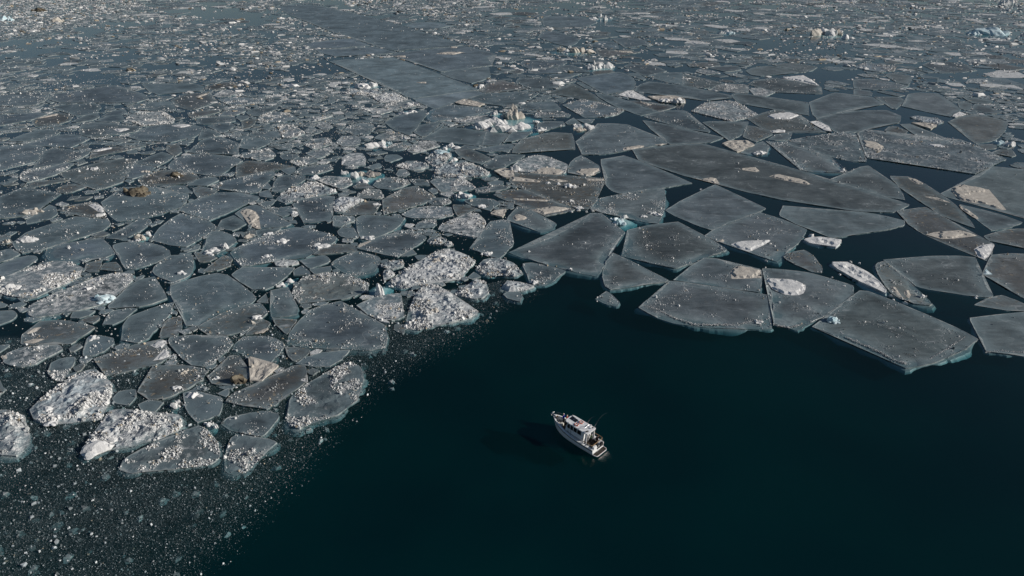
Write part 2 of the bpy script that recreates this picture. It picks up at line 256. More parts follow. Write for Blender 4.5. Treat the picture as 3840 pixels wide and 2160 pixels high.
Y21|g1|grey floe above the biggest turquoise iceberg, with long tapered right end|1755,371 1789,358 1827,351 1916,346 1920,347 2023,350 1995,369 1950,391 1920,399 1889,398 1827,392
Y22|t1|brownish floe with snow patches beside the refrozen lead's lower end|1805,346 1824,312 1881,300 1920,311 1987,335 1920,338 1876,343 1827,351
Z1|g1|long pale grey floe left of the flat-topped white iceberg|1947,242 1965,227 2044,229 2126,227 2126,237 2109,247 2069,252 2019,262 1980,257
Z2|g1|dark floe with a cream pressure ridge, below the long pale floe|1981,275 1980,258 2032,260 2079,253 2119,275 2064,275 2007,277
Z3|g1|grey floe with a snow lump, touching the flat-topped white iceberg's left side|2079,257 2099,247 2144,245 2181,257 2216,273 2144,272 2099,266
Z4|g0|clean grey splinter floe below the snow-lumped floe|2052,288 2074,280 2183,276 2131,293 2106,296 2074,292
Z5|g1|wide grey floe with crumbs at its upper edge, above the oval tapered floe|1932,309 1950,292 2059,293 2079,302 2104,324 2069,332 1995,335 1957,322
Z6|g1|small grey floe left of the big rounded slate floe|2079,297 2119,298 2144,289 2161,299 2159,307 2106,318
Z8|g0|big rounded slate-grey floe below the flat-topped white iceberg|2161,294 2206,286 2308,272 2330,270 2367,287 2385,307 2377,338 2318,347 2273,357 2255,347 2228,332 2193,312
Z9|g0|thin grey strip along the lower left of the big rounded slate floe|2159,312 2178,309 2228,333 2216,339 2193,332
Z10|g0t|clean brown-tinged triangle floe below the big rounded slate floe|2059,350 2119,324 2149,313 2168,322 2218,352 2280,391 2243,384 2173,373 2119,361
Z11|g4|grey floe thickly sprinkled with white crumbs, below the brown-tinged triangle|2109,396 2144,384 2176,374 2243,384 2283,395 2342,415 2318,431 2268,440 2193,442 2168,429 2134,409
Z12|g0|long narrow clean grey floe slanting down right of the crumb-sprinkled floe|2232,350 2293,359 2342,376 2417,401 2472,420 2442,427 2403,435 2355,419 2318,406 2268,379 2240,361
Z13|g0|clean arched grey floe right of the biggest turquoise iceberg|1947,399 1970,390 2057,380 2081,384 2106,411 2069,412 1970,411 1950,406
Z14|m2|speckled floe right behind the biggest turquoise iceberg|2002,441 2009,424 2037,414 2081,414 2139,431 2136,439 2044,442
Z15|g2|grey floe with a white lumpy left end, right of the biggest iceberg's foot|2014,463 2044,456 2114,456 2121,471 2094,476 2044,493 2014,488
Z16|g1|small clean triangle floe above the little white rubble heap|2119,461 2151,442 2181,468 2126,468
Z17|g1|small grey wedge right of the clean triangle floe|2159,448 2231,448 2218,461 2188,462
Z20|g2|broad grey floe below the tan-snow floes, upper right of centre|2414,439 2442,427 2491,416 2560,414 2577,419 2595,443 2617,461 2667,493 2657,498 2560,481 2491,463
Z21|t1|brownish floe with tan snow scar under the white triangular slab|2352,379 2397,379 2442,389 2541,399 2491,416 2469,419
Z22|w0|white triangular slab with a long right tail, right of the slate floe|2318,359 2355,342 2375,342 2382,354 2444,379 2400,376 2367,369
Z23|w1|snow-heaped tan floe with blue shaded humps, right of the white triangular slab|2427,363 2479,364 2529,361 2560,369 2575,384 2560,391 2491,386 2454,374
Z24|g0|long slate-grey floe reaching right behind the snow-heaped tan floe|2385,329 2404,317 2434,307 2560,322 2610,334 2697,349 2744,359 2746,369 2699,369 2659,379 2632,378 2597,366 2560,361 2516,359 2417,349 2380,343
Z25|g1|grey floe right of the flat-topped white iceberg|2337,250 2355,242 2454,247 2501,267 2454,282 2409,282 2380,272
Z26|g0|small tongue-shaped floe above the lead right of the slate floe|2347,277 2392,275 2424,297 2412,303
Z27|g1|frosty grey floe above the long slate-grey floe|2422,287 2467,275 2560,272 2560,322 2491,307
Z28|t0|small brown floe at the foot of the flat-topped white iceberg|2218,272 2231,267 2293,263 2308,272 2228,283
Z29|g0|small grey floe behind the flat-topped white iceberg|2181,232 2191,207 2231,215 2288,234 2243,236
Z30|t0|plain brown-grey sheet right of the dirty lumpy iceberg|2234,185 2293,189 2407,196 2342,206 2283,216 2243,209
Z31|g0|grey block-shaped floe above the plain brown-grey sheet|2208,174 2240,155 2315,159 2322,186 2243,181
Z32|g1|frosted grey floe right of the block-shaped floe, top right of centre|2293,147 2342,142 2397,142 2440,164 2380,176 2342,179 2318,161
Z33|g0|big plain grey floe behind the dirty lumpy iceberg|2032,119 2081,117 2134,134 2176,147 2159,166 2131,176 2081,164 2019,142
Z34|g0|big plain grey floe left of the small twin-knob iceberg near the top|2032,75 2044,62 2168,62 2243,84 2193,103 2119,103 2039,99
Z35|g0|narrow plain floe between the two big plain floes near the top|2156,137 2218,132 2318,138 2208,150
a1|g0|long clean rectangular floe with straight edges, upper right|2741,354 2766,349 2858,363 3032,385 3033,434 2982,424 2883,406 2774,390 2749,369
a2|g0|large clean grey floe right of the long rectangular floe|3033,384 3057,376 3092,361 3131,348 3200,358 3270,364 3317,391 3200,406 3131,426 3062,446 3047,431
a3|m3|floe covered with scattered white lumps, left under the long rectangular floe|2590,419 2635,391 2659,384 2734,379 2764,384 2784,404 2808,419 2843,431 2796,446 2739,456 2709,448 2659,436
a4|g2t|brown-patched floe with snow drifts, right under the long rectangular floe|2799,446 2858,426 2908,411 2958,421 3000,432 2997,443 3032,468 3102,498 2982,498 2883,493 2846,476
a5|g1|grey shield-shaped floe with small snow spots, left of the brown-striped floe|2632,460 2659,456 2734,457 2808,458 2801,478 2789,503 2734,530 2689,493
a7|g0|big dark clean floe above the rubble-ridged floe, upper right|3057,448 3131,426 3200,419 3200,416 3324,414 3379,436 3374,461 3287,473 3225,493 3200,498 3166,506 3131,496 3082,461
a8|g2|broad frosted floe above the long rectangular floe, with a snow dune on its far side|2803,317 2828,302 2908,293 2958,302 3020,309 3072,322 3082,329 3067,335 3087,352 3057,353 2920,348 2908,347 2846,329
a9|m1|small frosted floe hanging below the broad frosted floe|2807,335 2846,330 2908,347 2871,363 2826,359
a10|m2t|tan-rubble floe left of the broad frosted floe|2664,334 2684,322 2721,314 2791,317 2808,324 2806,352 2759,349 2684,339
a11|g2|grey floe with a snowy rim, left of the tan-rubble floe|2560,277 2635,294 2692,307 2719,314 2684,327 2642,332 2600,329 2560,322
a12|g0|grey leaf-shaped floe in the upper right pack|2818,282 2796,267 2821,255 2883,247 2982,262 3015,272 2933,278 2853,287
a13|g1|grey floe lying along the upper side of the leaf-shaped floe|2895,245 2945,237 3032,245 3067,252 3049,265 3015,272 2970,260
a14|g0|plain grey floe left of the leaf-shaped floe|2657,256 2684,250 2766,248 2781,262 2754,267 2721,270
a15|m1|small frosted lens left below the plain floe in the upper right pack|2607,270 2617,261 2659,263 2703,275 2647,281
a16|t1|tan-topped floe above the small frosted lens|2575,241 2635,235 2694,235 2702,247 2647,252 2585,252
a18|w0|small tan snow slab wedged beside the big dark clean floe|3030,461 3064,456 3107,478 3119,497 3094,493
b1|g0|big smooth slate floe with pointed lower right corner, upper right|3404,354 3448,348 3518,352 3560,379 3605,411 3565,440 3498,426 3424,409 3379,399 3396,384 3399,369
b2|g1|grey funnel-shaped floe left of the big smooth slate floe|3275,364 3374,364 3396,379 3374,399 3361,410 3344,409 3319,391
b3|g0|small grey block-ended floe above the large clean grey floe|3200,335 3262,342 3272,350 3268,360 3200,355
b4|g1|thin grey sliver above the funnel-shaped floe|3284,344 3324,343 3396,359 3374,364
b5|g1|pale tapered floe pointing right, above the long rubble floe|3374,468 3411,465 3473,493 3548,520 3473,523 3424,503
b6|t1|small brown rounded floe left of the pale tapered floe|3316,489 3332,476 3361,475 3374,481 3404,493 3391,509 3349,503
b7|w0|flat tan slab right above the pale tapered floe|3414,463 3461,463 3513,471 3491,487
b8|s2|crumpled blue-white slab in the lead under the big smooth slate floe|3409,439 3439,435 3478,446 3513,446 3543,458 3520,467 3448,458
b9|g0t|big brown-tinted floe near the right edge, above the hooked snow patch|3553,458 3622,431 3697,436 3747,446 3781,460 3774,486 3747,518 3722,530 3660,540 3627,518 3602,486 3573,468
b10|g0|small rounded plate at the right corner of the big smooth slate floe|3589,386 3622,383 3647,391 3640,411 3617,415 3598,406
b11|g0|plain dark floe right of the small rounded plate|3642,411 3655,391 3722,406 3757,424 3697,426
b12|g0|plain dark floe above the small rounded plate|3607,366 3672,371 3724,379 3712,391 3647,389
b13|w0|small tan wedge slab below the big smooth slate floe's right corner|3568,439 3598,421 3622,430 3583,443
b14|m3|frost-covered lozenge floe in the upper right pack|3205,252 3240,236 3299,241 3361,253 3354,267 3299,272 3242,263
b15|g2|broad speckled floe above the block-ended floe|3200,299 3275,297 3364,314 3411,322 3374,334 3275,338 3200,332
b16|g1|grey floe right above the broad speckled floe|3312,280 3349,275 3424,287 3416,309 3406,319 3359,309
b17|g1|grey floe in the upper right pack beside a tan rubble heap|3456,245 3493,230 3548,232 3622,242 3665,265 3610,272 3523,275 3498,260
b18|t0|small tan-edged plate under the big brown-tinted floe|3660,542 3737,542 3738,558 3680,561
b19|t1|small tan rubble plate right of the tan-edged plate|3714,575 3747,562 3794,562 3809,584 3796,591 3759,582
K1|g2|big dark floe with white lumps at its left end, near the left edge|45,913 99,873 186,843 286,812 410,826 417,843 388,866 311,891 224,915 174,935 129,944 82,952 50,932
K2|g1b|smooth blue-grey floe carrying two small ice chunks, left|174,932 224,917 323,902 383,895 407,915 435,952 398,967 323,969 286,987 248,982 211,977 179,977 169,954
K3|g2|oval blue-grey floe with pale bruises, right of the two-chunk floe|417,922 460,910 559,912 609,925 638,942 640,959 584,987 509,1009 472,1009 455,989 445,959
K4|g0|dark rounded plain floe at the left picture edge|-15,999 62,969 119,958 139,964 143,974 112,997 70,1019 20,1040 -15,1034
K5|m4b|large floe heaped with grey-white rubble at the left picture edge|-15,1054 75,1019 124,1004 174,989 214,979 248,982 298,999 316,1007 298,1039 248,1066 189,1091 139,1116 99,1121 37,1111 -15,1096
K6|m2b|large dark floe with bluish-white ice lumps on its right side, lower left|102,1178 112,1146 174,1121 219,1096 286,1076 323,1059 360,1041 435,1021 499,1031 502,1049 472,1079 417,1128 388,1141 335,1156 248,1176 186,1185 124,1193
K7|g1|smooth blue-grey kite-shaped floe left of the largest smooth floe|402,1151 435,1121 480,1074 522,1051 581,1039 584,1054 614,1089 629,1121 571,1141 522,1153 472,1152 410,1158
K9|g0|small dark plate under the floe with bluish-white lumps|263,1193 273,1171 360,1166 335,1185 298,1195
K10|t0|small brown plate right of the small dark plate, lower left|303,1203 335,1190 375,1185 375,1200 348,1215
K11|g2|narrow grey floe below the smooth kite-shaped floe|383,1220 398,1190 422,1166 497,1156 517,1159 484,1185 460,1203 422,1220
K12|g2b|tall pale grey floe with rounded bottom, left under the largest smooth floe|451,1278 460,1220 480,1190 547,1163 621,1141 655,1136 640,1176 604,1220 559,1270 517,1289 472,1285
K14|t1|small brown cake with cream lumps, left of its twin under the two-chunk floe|316,1014 323,989 388,974 380,999 370,1019 335,1021
K15|t1|small brown rounded cake with cream lumps under the oval bruised floe|373,1014 393,989 437,985 457,1004 457,1021
K16|m1|pale rounded floe end at the left picture edge above the dark plain floe|-15,944 42,935 75,954 50,972 -15,989
K17|g0|plain dark floe at the left edge below the rubble-heaped floe|-15,1168 50,1166 67,1183 50,1200 -15,1223
T1|g2|wide dark floe with a tan rubble heap at its lower tip, left edge|-15,744 50,719 92,702 149,714 231,727 204,746 161,776 139,799 109,809 50,816 -15,823
T2|g1|small grey floe with a white lump, below the wide dark left-edge floe|97,828 149,794 186,769 211,779 216,804 194,821 149,831 99,841
T3|t3|brown pointed floe with a white crushed ridge on its right end|212,791 248,774 335,761 360,761 393,794 383,811 355,816 308,814 273,801
T4|g2t|large dark brown-streaked floe with a white chunk, upper left|214,652 273,635 348,617 398,605 472,595 519,600 494,617 472,645 462,672 462,682 410,702 358,715 345,704 323,699 273,684 236,664
T5|m2|pale rubble-rimmed floe left of the dark brown-streaked floe|75,660 84,645 174,635 248,612 281,615 248,640 211,657 149,677 99,687 77,679
T6|t1|narrow brown sliver below the pale rubble-rimmed floe|107,689 124,684 199,677 234,674 261,677 199,689 124,704 112,699
T7|t2|small tan-crusted floe below the narrow brown sliver|209,712 236,697 281,689 323,702 273,724 239,727 216,724
T8|g1|small grey floe with a yellow block, right of the dark brown-streaked floe|467,662 480,637 502,615 584,627 561,652 497,672 472,671
T9|g2|grey floe with white streaks above the small yellow-block floe|504,611 559,589 609,571 652,586 631,605 589,626 534,617
T11|g2|dark speckled floe between the brown-heap floe and the two-chunk floe|393,896 420,878 460,861 522,821 559,821 571,833 547,856 509,878 460,900 422,898
T12|g2|dark floe with white debris along its lower edge, upper left|124,630 142,603 171,563 211,556 340,571 323,586 286,603 248,611 214,620 174,625
T13|g2|wide dark floe with a few white lumps at the left edge, upper left|-15,553 75,543 171,551 169,566 147,596 134,608 62,625 -15,643
T14|t0|small brown sliver in the dark gap above the white crushed ridge|277,756 298,741 352,738 323,751
T15|t0|small brown triangle with a cream slab edge above the two-chunk floe|348,891 385,868 414,879 385,888
W1|g2|smooth round-ended floe with bright snow on its right, upper left|294,491 308,464 360,459 410,461 497,471 534,479 509,496 435,506 348,517 306,509
W2|g1|wide smooth grey floe right of the snow-ended floe, upper left|472,514 517,494 559,474 640,463 685,463 764,478 747,506 734,514 640,535 596,532 534,529
W3|g1|grey floe with a tan broken right tip, upper left|30,531 75,509 137,491 189,484 229,496 211,509 149,524 87,532
W4|g1|smooth grey floe with a tan block, below the tan-tipped floe|75,541 124,536 211,509 261,504 303,509 338,521 298,541 263,555 224,553 171,551
W5|g1|plain dark floe with one white lump at the left edge, upper left|-15,433 75,427 149,422 184,429 132,447 75,459 15,471 -15,474
W6|t1|floe with a long cream ridge on its upper edge, upper left|119,461 132,447 194,429 236,424 268,437 266,454 224,466 174,469 132,475
W7|g1|smooth grey floe with a faint white bruise, right of the cream-ridged floe|179,404 248,394 335,387 373,392 380,404 370,422 323,432 286,437 263,429 219,412
W8|g0|plain grey tongue below the faintly bruised floe|266,459 323,432 365,424 375,439 348,452 286,461
W9|g2|dark floe with white crust along its lower edge at the left edge, upper left|-15,360 50,347 99,345 184,352 184,362 169,380 137,394 50,402 -15,397
W10|g1|large smooth grey floe in the upper left, widest there|184,375 189,355 273,345 373,327 437,320 472,337 547,357 559,370 514,386 447,386 335,386 224,387
W11|g0|small smooth lens above the snow-ended round floe|358,457 398,437 455,432 467,444 465,454 410,459
W12|m3|white-rimmed floe right of the snow-ended round floe|470,449 487,434 559,422 609,419 657,447 645,466 584,469 534,474 509,461
W13|g2|speckled grey floe above the white-rimmed floe|472,409 497,394 571,382 640,382 652,387 660,409 650,422 596,419 522,413
W15|g0|small smooth floe left of the white-rimmed floe|378,437 422,417 467,409 477,424 455,432 398,437
W16|t2|thin brown floe with white crushed blocks along a black gap, upper left|345,573 348,563 422,553 547,548 497,561 422,576 373,586 335,596
W17|g0|clean grey bar-shaped floe in the upper left, left of a tan-topped floe|529,316 584,315 640,316 734,316 765,325 763,341 665,348 591,356 559,345
X1|g1t|smooth pointed floe with a cream rubble block on top, upper left|640,377 690,355 739,350 794,356 797,370 819,380 777,397 734,412 707,412 660,399
X2|t2|tan-topped floe right of the clean bar-shaped floe|767,327 814,315 864,307 893,315 883,325 819,336 769,336
X3|m1|small frosted floe right of the cream-block floe|799,361 829,340 856,337 898,350 864,362 814,365
X4|m2|long frosted floe with a snow lump at its left end, upper left|816,375 879,363 938,368 995,375 988,387 888,397 851,392
X5|g1|small grey floe below the long frosted floe|768,412 774,402 801,389 854,398 839,409 789,417
X6|t2|tan-streaked narrow floe below the cream-block floe|701,424 764,416 831,412 824,422 769,435 722,447 707,439
X7|m1|pale floe with a white crest at its right end|811,434 851,417 888,407 923,404 921,419 888,432 829,437
X8|g1|grey bar-shaped floe with a cut right end, below the white-crested floe|736,452 744,444 851,437 879,439 888,454 864,459 764,468 739,466
X9|g0|small square plate at the cut end of the grey bar-shaped floe|886,444 893,435 933,435 936,444 901,455
X10|t1|small brown box-shaped floe below the square plate|908,459 921,450 963,449 953,469 938,479 908,484
X11|g1|smooth grey floe pointing down, under the grey bar-shaped floe|774,474 814,464 864,461 886,473 864,486 834,501 804,486
X12|g1|pale triangular floe left of the down-pointing floe|743,525 754,491 789,484 834,506 789,519
X13|g2|broad smooth grey floe with white crumbs on its right edge, upper left of centre|705,573 727,551 752,529 789,516 829,516 901,539 888,558 896,573 893,582 814,578 739,576
X14|g2|grey half-moon floe right of the broad crumb-edged floe|896,556 908,521 975,516 1033,519 1018,536 963,561 926,561
X15|g2|grey floe lying on the upper side of the half-moon floe|936,511 938,499 983,493 1038,491 1055,504 1055,519 1000,517
X16|g1|grey tapered floe right of the white-crested floe|923,424 951,409 1038,403 1042,409 1013,422 970,439 933,434
X17|m3|wide white-speckled floe below the grey tapered floe|965,452 975,434 1028,419 1087,427 1124,447 1062,459 1000,461
X18|m4|small kite-shaped floe thickly covered with white crumbs|1038,476 1062,469 1100,471 1124,489 1147,501 1112,516 1062,519 1050,494
X21|m3|white-speckled floe left of the rounded pale floe by the two-knobbed iceberg|1132,539 1162,524 1229,516 1249,539 1211,553 1172,563
X22|m2|speckled grey floe under the white-speckled floe, left of the pale snow-ridged floe|1144,576 1199,561 1236,556 1249,568 1211,591 1187,597
X23|m1|small rounded frosted cake left of the oval speckled floe|1187,476 1199,461 1224,458 1249,476 1236,488 1206,488
X25|s2|bright snowy wedge above the small rounded frosted cake|1169,459 1174,442 1224,439 1249,435 1211,449
X33|t1|brown floe end left of the broad smooth crumb-edged floe|625,546 670,543 687,571 655,588 625,568
L1|g2t|large brown-streaked floe with tan rubble on its left side, lower left|75,1290 82,1257 112,1235 149,1208 224,1200 298,1213 360,1225 343,1242 298,1270 268,1295 199,1287 112,1297
L2|m2|dull rubble-speckled floe at the lower left, under the tan-rubble floe|12,1359 25,1327 82,1304 161,1297 236,1297 236,1314 186,1339 137,1369 94,1374 50,1379
L3|m3|small rounded floe covered with white rubble, lower left|184,1394 189,1364 224,1349 286,1337 281,1369 253,1409 229,1436 189,1419
L4|g2|grey floe with a white lump on top, right of the tan-rubble floe, lower left|308,1342 313,1302 330,1270 373,1260 427,1270 432,1290 398,1319 348,1339
L5|t3|long dark brown floe with white blocks on its upper edge, lower left|353,1350 385,1339 447,1314 497,1297 571,1287 606,1273 624,1280 616,1304 640,1317 636,1344 596,1367 497,1389 398,1411 383,1401 368,1372
L6|s4b|big lumpy white snow-covered floe at the lower left, largest white one there|104,1543 139,1511 179,1478 224,1444 271,1416 320,1391 365,1389 388,1409 420,1439 420,1468 407,1511 385,1540 383,1573 348,1575 298,1587 224,1587 174,1592 147,1580 112,1568
L7|s3b|white snow-covered floe cut by the left picture edge, lower left|-15,1540 27,1540 89,1565 94,1590 111,1634 112,1669 62,1713 -15,1711
L8|g1|small dark plate right of the big lumpy white floe|422,1498 447,1471 472,1466 512,1463 514,1488 484,1522 427,1516
L9|s4b|white rubble floe with a smooth white block at its left tip, lower left|308,1699 335,1644 373,1600 388,1570 410,1540 447,1534 522,1545 571,1554 640,1555 677,1555 681,1592 665,1617 640,1631 547,1662 472,1679 373,1701 323,1709
L10|m4b|wide rounded floe with pale rubble on its right half, lowest at the lower left|445,1761 460,1729 509,1694 584,1657 640,1634 690,1612 747,1592 764,1598 794,1637 823,1672 824,1714 789,1739 715,1759 640,1766 571,1771 497,1776
L11|m4b|wedge-shaped crumb-covered floe standing on its point, lowest by the open water|839,1751 854,1659 861,1639 888,1632 938,1637 1000,1647 1040,1662 988,1701 938,1759 913,1776 876,1779 846,1764
L12|g3b|small smooth triangular floe above the wedge-shaped lowest floe|831,1590 851,1567 926,1552 1013,1542 1047,1555 1038,1577 1000,1622 980,1642 926,1629 864,1612
L13|m4b|rounded oblong floe thick with white crumbs, at the slush edge by the open water|1075,1575 1085,1506 1095,1481 1137,1446 1199,1414 1261,1379 1312,1360 1349,1379 1365,1424 1342,1498 1267,1558 1187,1577 1124,1610 1082,1600 1075,1565
M1|t3|long brown-stained floe with a white snow corner, left of the crumb-thick oblong floe|844,1511 864,1478 938,1451 1000,1424 1062,1394 1105,1374 1147,1374 1149,1404 1159,1436 1100,1473 1038,1518 1000,1536 951,1531 888,1523
M2|g2|grey shield-shaped floe with a frosty heap at its top, lower left|690,1498 687,1476 732,1463 754,1473 789,1483 841,1496 839,1518 826,1558 777,1575 739,1586 712,1560 697,1531
M3|t3|lumpy brown floe with a dirty boulder-like mound, lower left|779,1416 814,1386 856,1339 876,1332 901,1334 903,1354 938,1394 936,1419 901,1444 864,1451 826,1449 794,1441
M4|w0|white forked slab with a cream lump, right of the dirty mound floe|931,1347 938,1342 963,1352 1005,1367 1038,1367 1050,1374 1013,1404 983,1431 941,1432 938,1411 942,1389
M5|t3|brown floe with pale lumps, left of the dirty mound floe|517,1473 547,1426 574,1375 640,1373 710,1373 787,1393 764,1429 715,1454 660,1483 609,1501 559,1498
M6|g3|grey floe sprinkled with crumbs below the long white-mounded floe|640,1266 724,1257 789,1267 854,1262 876,1290 859,1314 819,1347 801,1367 769,1379 720,1372 687,1354 670,1329 640,1302 631,1280
M7|g3b|grey floe with a pale drowned ledge, right of the crumb-sprinkled floe|866,1312 879,1290 911,1265 963,1261 1033,1267 1052,1282 1072,1297 1050,1329 1013,1364 988,1359 938,1342 901,1324
M8|t1|small brown shield under the broad smooth speckled floe|1070,1304 1112,1304 1167,1314 1162,1329 1105,1359 1077,1347
M9|g2|narrow crumb-dusted floe under the broad smooth speckled floe|1105,1367 1137,1344 1211,1324 1312,1315 1282,1349 1236,1374 1174,1379
M10|t2|tan-brown rubble floe at the lower left corner of the largest smooth floe|599,1270 609,1235 616,1213 640,1193 685,1190 691,1213 687,1235 665,1257 640,1265
M11|g1|small dark rounded plate above the white rubble floe with the smooth block|517,1518 559,1501 616,1511 584,1545 559,1550 529,1540
M13|g0|tiny dark triangle above the grey shield with frosty heap|811,1478 861,1457 859,1481 846,1492
V38|s4b|ragged bright snow raft between the white mound and the large bright snow-rubble floe|1588,602 1613,585 1633,565 1668,568 1695,582 1673,605 1648,622 1623,625 1610,612
"""
PATCHES = """
f5|t|2744,1014 2766,995 2808,1000 2853,1013 2859,1029 2857,1043 2808,1045 2744,1046
f7|w|2880,1044 2915,1049 2948,1048 2977,1049 2997,1059 3027,1064 3030,1079 3015,1101 2982,1106 2945,1105 2915,1091 2895,1079 2903,1066 2880,1056
f15|w|2731,917 2774,905 2841,903 2846,900 2890,901 2858,920 2831,935 2808,948
f15|t|2687,906 2709,896 2717,902 2712,908
f12|t|3339,1076 3359,1074 3374,1099 3394,1123 3374,1121 3349,1096
f12|t|3394,1084 3411,1089 3416,1108 3409,1121 3391,1103
f26|t|2622,673 2664,665 2687,669 2687,681 2702,693
f26|t|2769,633 2808,628 2833,628 2847,642 2836,645 2808,638 2784,638
f26|t|2880,661 2918,653 2960,663 2962,670 2982,666 3020,676 3044,691 3027,691 3002,685 2958,678 2920,671
f28|t|3404,666 3431,671 3463,690 3443,691 3416,676
f28|t|3463,736 3511,740 3568,761 3548,758 3511,748 3473,741
f30|t|3468,880 3511,872 3598,862 3662,884 3598,885 3558,897 3528,895 3518,880
f30|w|3647,942 3672,920 3724,912 3722,935 3712,962 3689,974 3667,964
f32|t|3595,767 3610,773 3642,796 3672,818 3662,820 3622,798 3602,781
f33|t|3563,711 3602,691 3684,706 3709,711 3684,721 3642,721 3632,734 3660,748 3759,781 3779,786 3759,789 3672,763 3598,751 3583,729
f19|t|1920,661 1970,669 2019,676 2029,684 1970,679 1920,679
f19|t|2054,671 2094,671 2131,679 2094,684
f19|t|2193,669 2273,671 2263,679 2206,679
f20|t|1920,743 1982,746 2059,751 2049,756 1982,753 1920,747
f20|t|1995,786 2069,776 2131,778 2144,783 2094,793 2039,806
f21|t|1922,808 1941,802 1982,816 1967,823 1935,829
f22|t|1987,648 2044,624 2084,630 2115,644 2104,657 2069,653
f23|t|2159,647 2181,634 2245,630 2253,644 2218,659 2188,663
f24|t|2330,555 2380,547 2417,545 2419,552 2342,565
f24|t|2454,542 2503,537 2479,546
U1|t|897,789 923,781 953,789 972,814 963,838 980,858 960,856 933,841 931,821 921,809
U1|t|951,789 963,799 972,814 965,833 951,838 948,809
I6|t|1337,930 1345,917 1389,902 1393,906 1360,916 1342,932
E5|t|1633,202 1668,196 1742,196 1702,205
E5|t|1690,174 1717,175 1712,180 1690,180
E5|t|1476,210 1519,209 1521,215 1504,215
E3|t|1558,308 1598,307 1598,312 1573,312
f35|b|3680,1029 3699,1009 3722,1029
M1|w|1127,1426 1152,1405 1158,1434 1137,1434
L5|w|554,1295 606,1273 624,1280 616,1304 591,1304
L5|w|604,1324 621,1302 640,1317 636,1339 571,1354
T3|w|335,769 365,759 383,774 395,799 368,794 353,779
a8|w|2928,292 2970,286 3012,282 3044,299 3072,322 3020,307 2958,297
a4|w|2871,436 2908,426 2958,421 3000,434 2958,448 2908,446
a4|w|2885,491 2920,486 2945,488 2943,496 2895,497
Z30|t|2300,190 2367,193 2377,199 2327,196
W1|w|427,484 472,481 487,484 447,496
W2|w|640,471 690,466 722,471 677,479
X1|t|734,362 769,350 784,352 744,367
W6|t|134,444 214,427 221,432 149,444
Z21|t|2397,379 2417,384 2447,393 2427,396
L2|t|0,1337 25,1329 30,1344 15,1354
L1|t|97,1247 124,1230 159,1225 139,1242 104,1252
L1|t|82,1285 124,1270 174,1270 124,1290
W16|w|348,563 420,551 417,558 353,571
J18|t|953,1247 983,1242 1005,1227 1008,1235 983,1250 956,1252
f36|t|3232,527 3287,532 3312,550 3299,572 3275,562 3237,550
f36|w|3473,542 3523,540 3555,553 3511,552
V32|w|1280,610 1295,590 1312,580 1315,587 1292,607 1282,620
"""
BLOCKS = """
f19|2136,694,50,25,w
f19|2054,684,20,10,w
f19|2094,689,15,12,w
f19|2142,751,20,15,w
f19|2168,776,32,15,w
f18|2449,796,25,15,w
f18|2469,802,32,12,w
f18|2414,809,27,10,w
f1|2139,1007,17,11,w
f6|2846,1204,32,17,w
f8|3122,1195,48,30,b
I1|1665,957,65,32,w
I1|1687,1029,50,25,w
I1|1635,972,40,22,t
K6|388,1116,65,32,b
K6|335,1079,37,12,w
L9|360,1669,104,50,w
L9|427,1642,50,27,w
J4|846,920,30,27,w
J4|801,932,45,20,w
J4|779,947,50,15,w
L6|181,1531,55,22,w
L6|191,1580,47,20,w
K2|255,928,15,11,w
K2|309,935,10,9,t
U15|1174,689,45,17,w
U15|1241,712,37,17,w
U15|1211,699,22,15,w
V3|1727,663,35,12,w
M2|722,1478,55,27,w
M3|896,1414,60,47,d
M3|814,1414,22,15,w
J1|1060,901,45,15,w
J1|1209,916,60,25,w
J1|1000,959,37,12,w
J6|680,1021,37,20,w
V6|1379,888,50,15,w
V1|1414,763,30,12,w
I5|1824,948,45,15,w
I2|1635,1158,37,20,t
I2|1598,1183,30,15,w
f12|3458,1108,22,17,w
f22|1935,632,40,25,w
f38|3159,639,22,15,w
L4|348,1265,40,15,w
T1|122,791,55,25,t
T4|348,630,40,15,w
K1|99,898,62,17,w
K1|24,905,20,15,t
T8|547,641,27,9,t
U7|662,652,50,22,d
U5|509,717,94,27,d
U18|1100,795,27,12,w
V9|1764,750,17,15,t
V9|1804,771,37,12,w
Q1|2004,1054,34,19,w
J17|963,1185,37,22,w
J17|946,1205,32,17,t
M5|690,1391,32,17,t
M5|665,1449,35,20,w
f40|2848,570,50,15,w
Z15|2029,483,37,20,w
Z23|2499,374,50,15,w
Z23|2546,376,40,20,w
Y9|1521,516,30,10,w
M4|946,1369,15,27,t
K5|40,1074,50,20,w
U3b|931,881,47,20,t
U3|1008,873,35,15,w
T3|373,804,32,15,w
"""
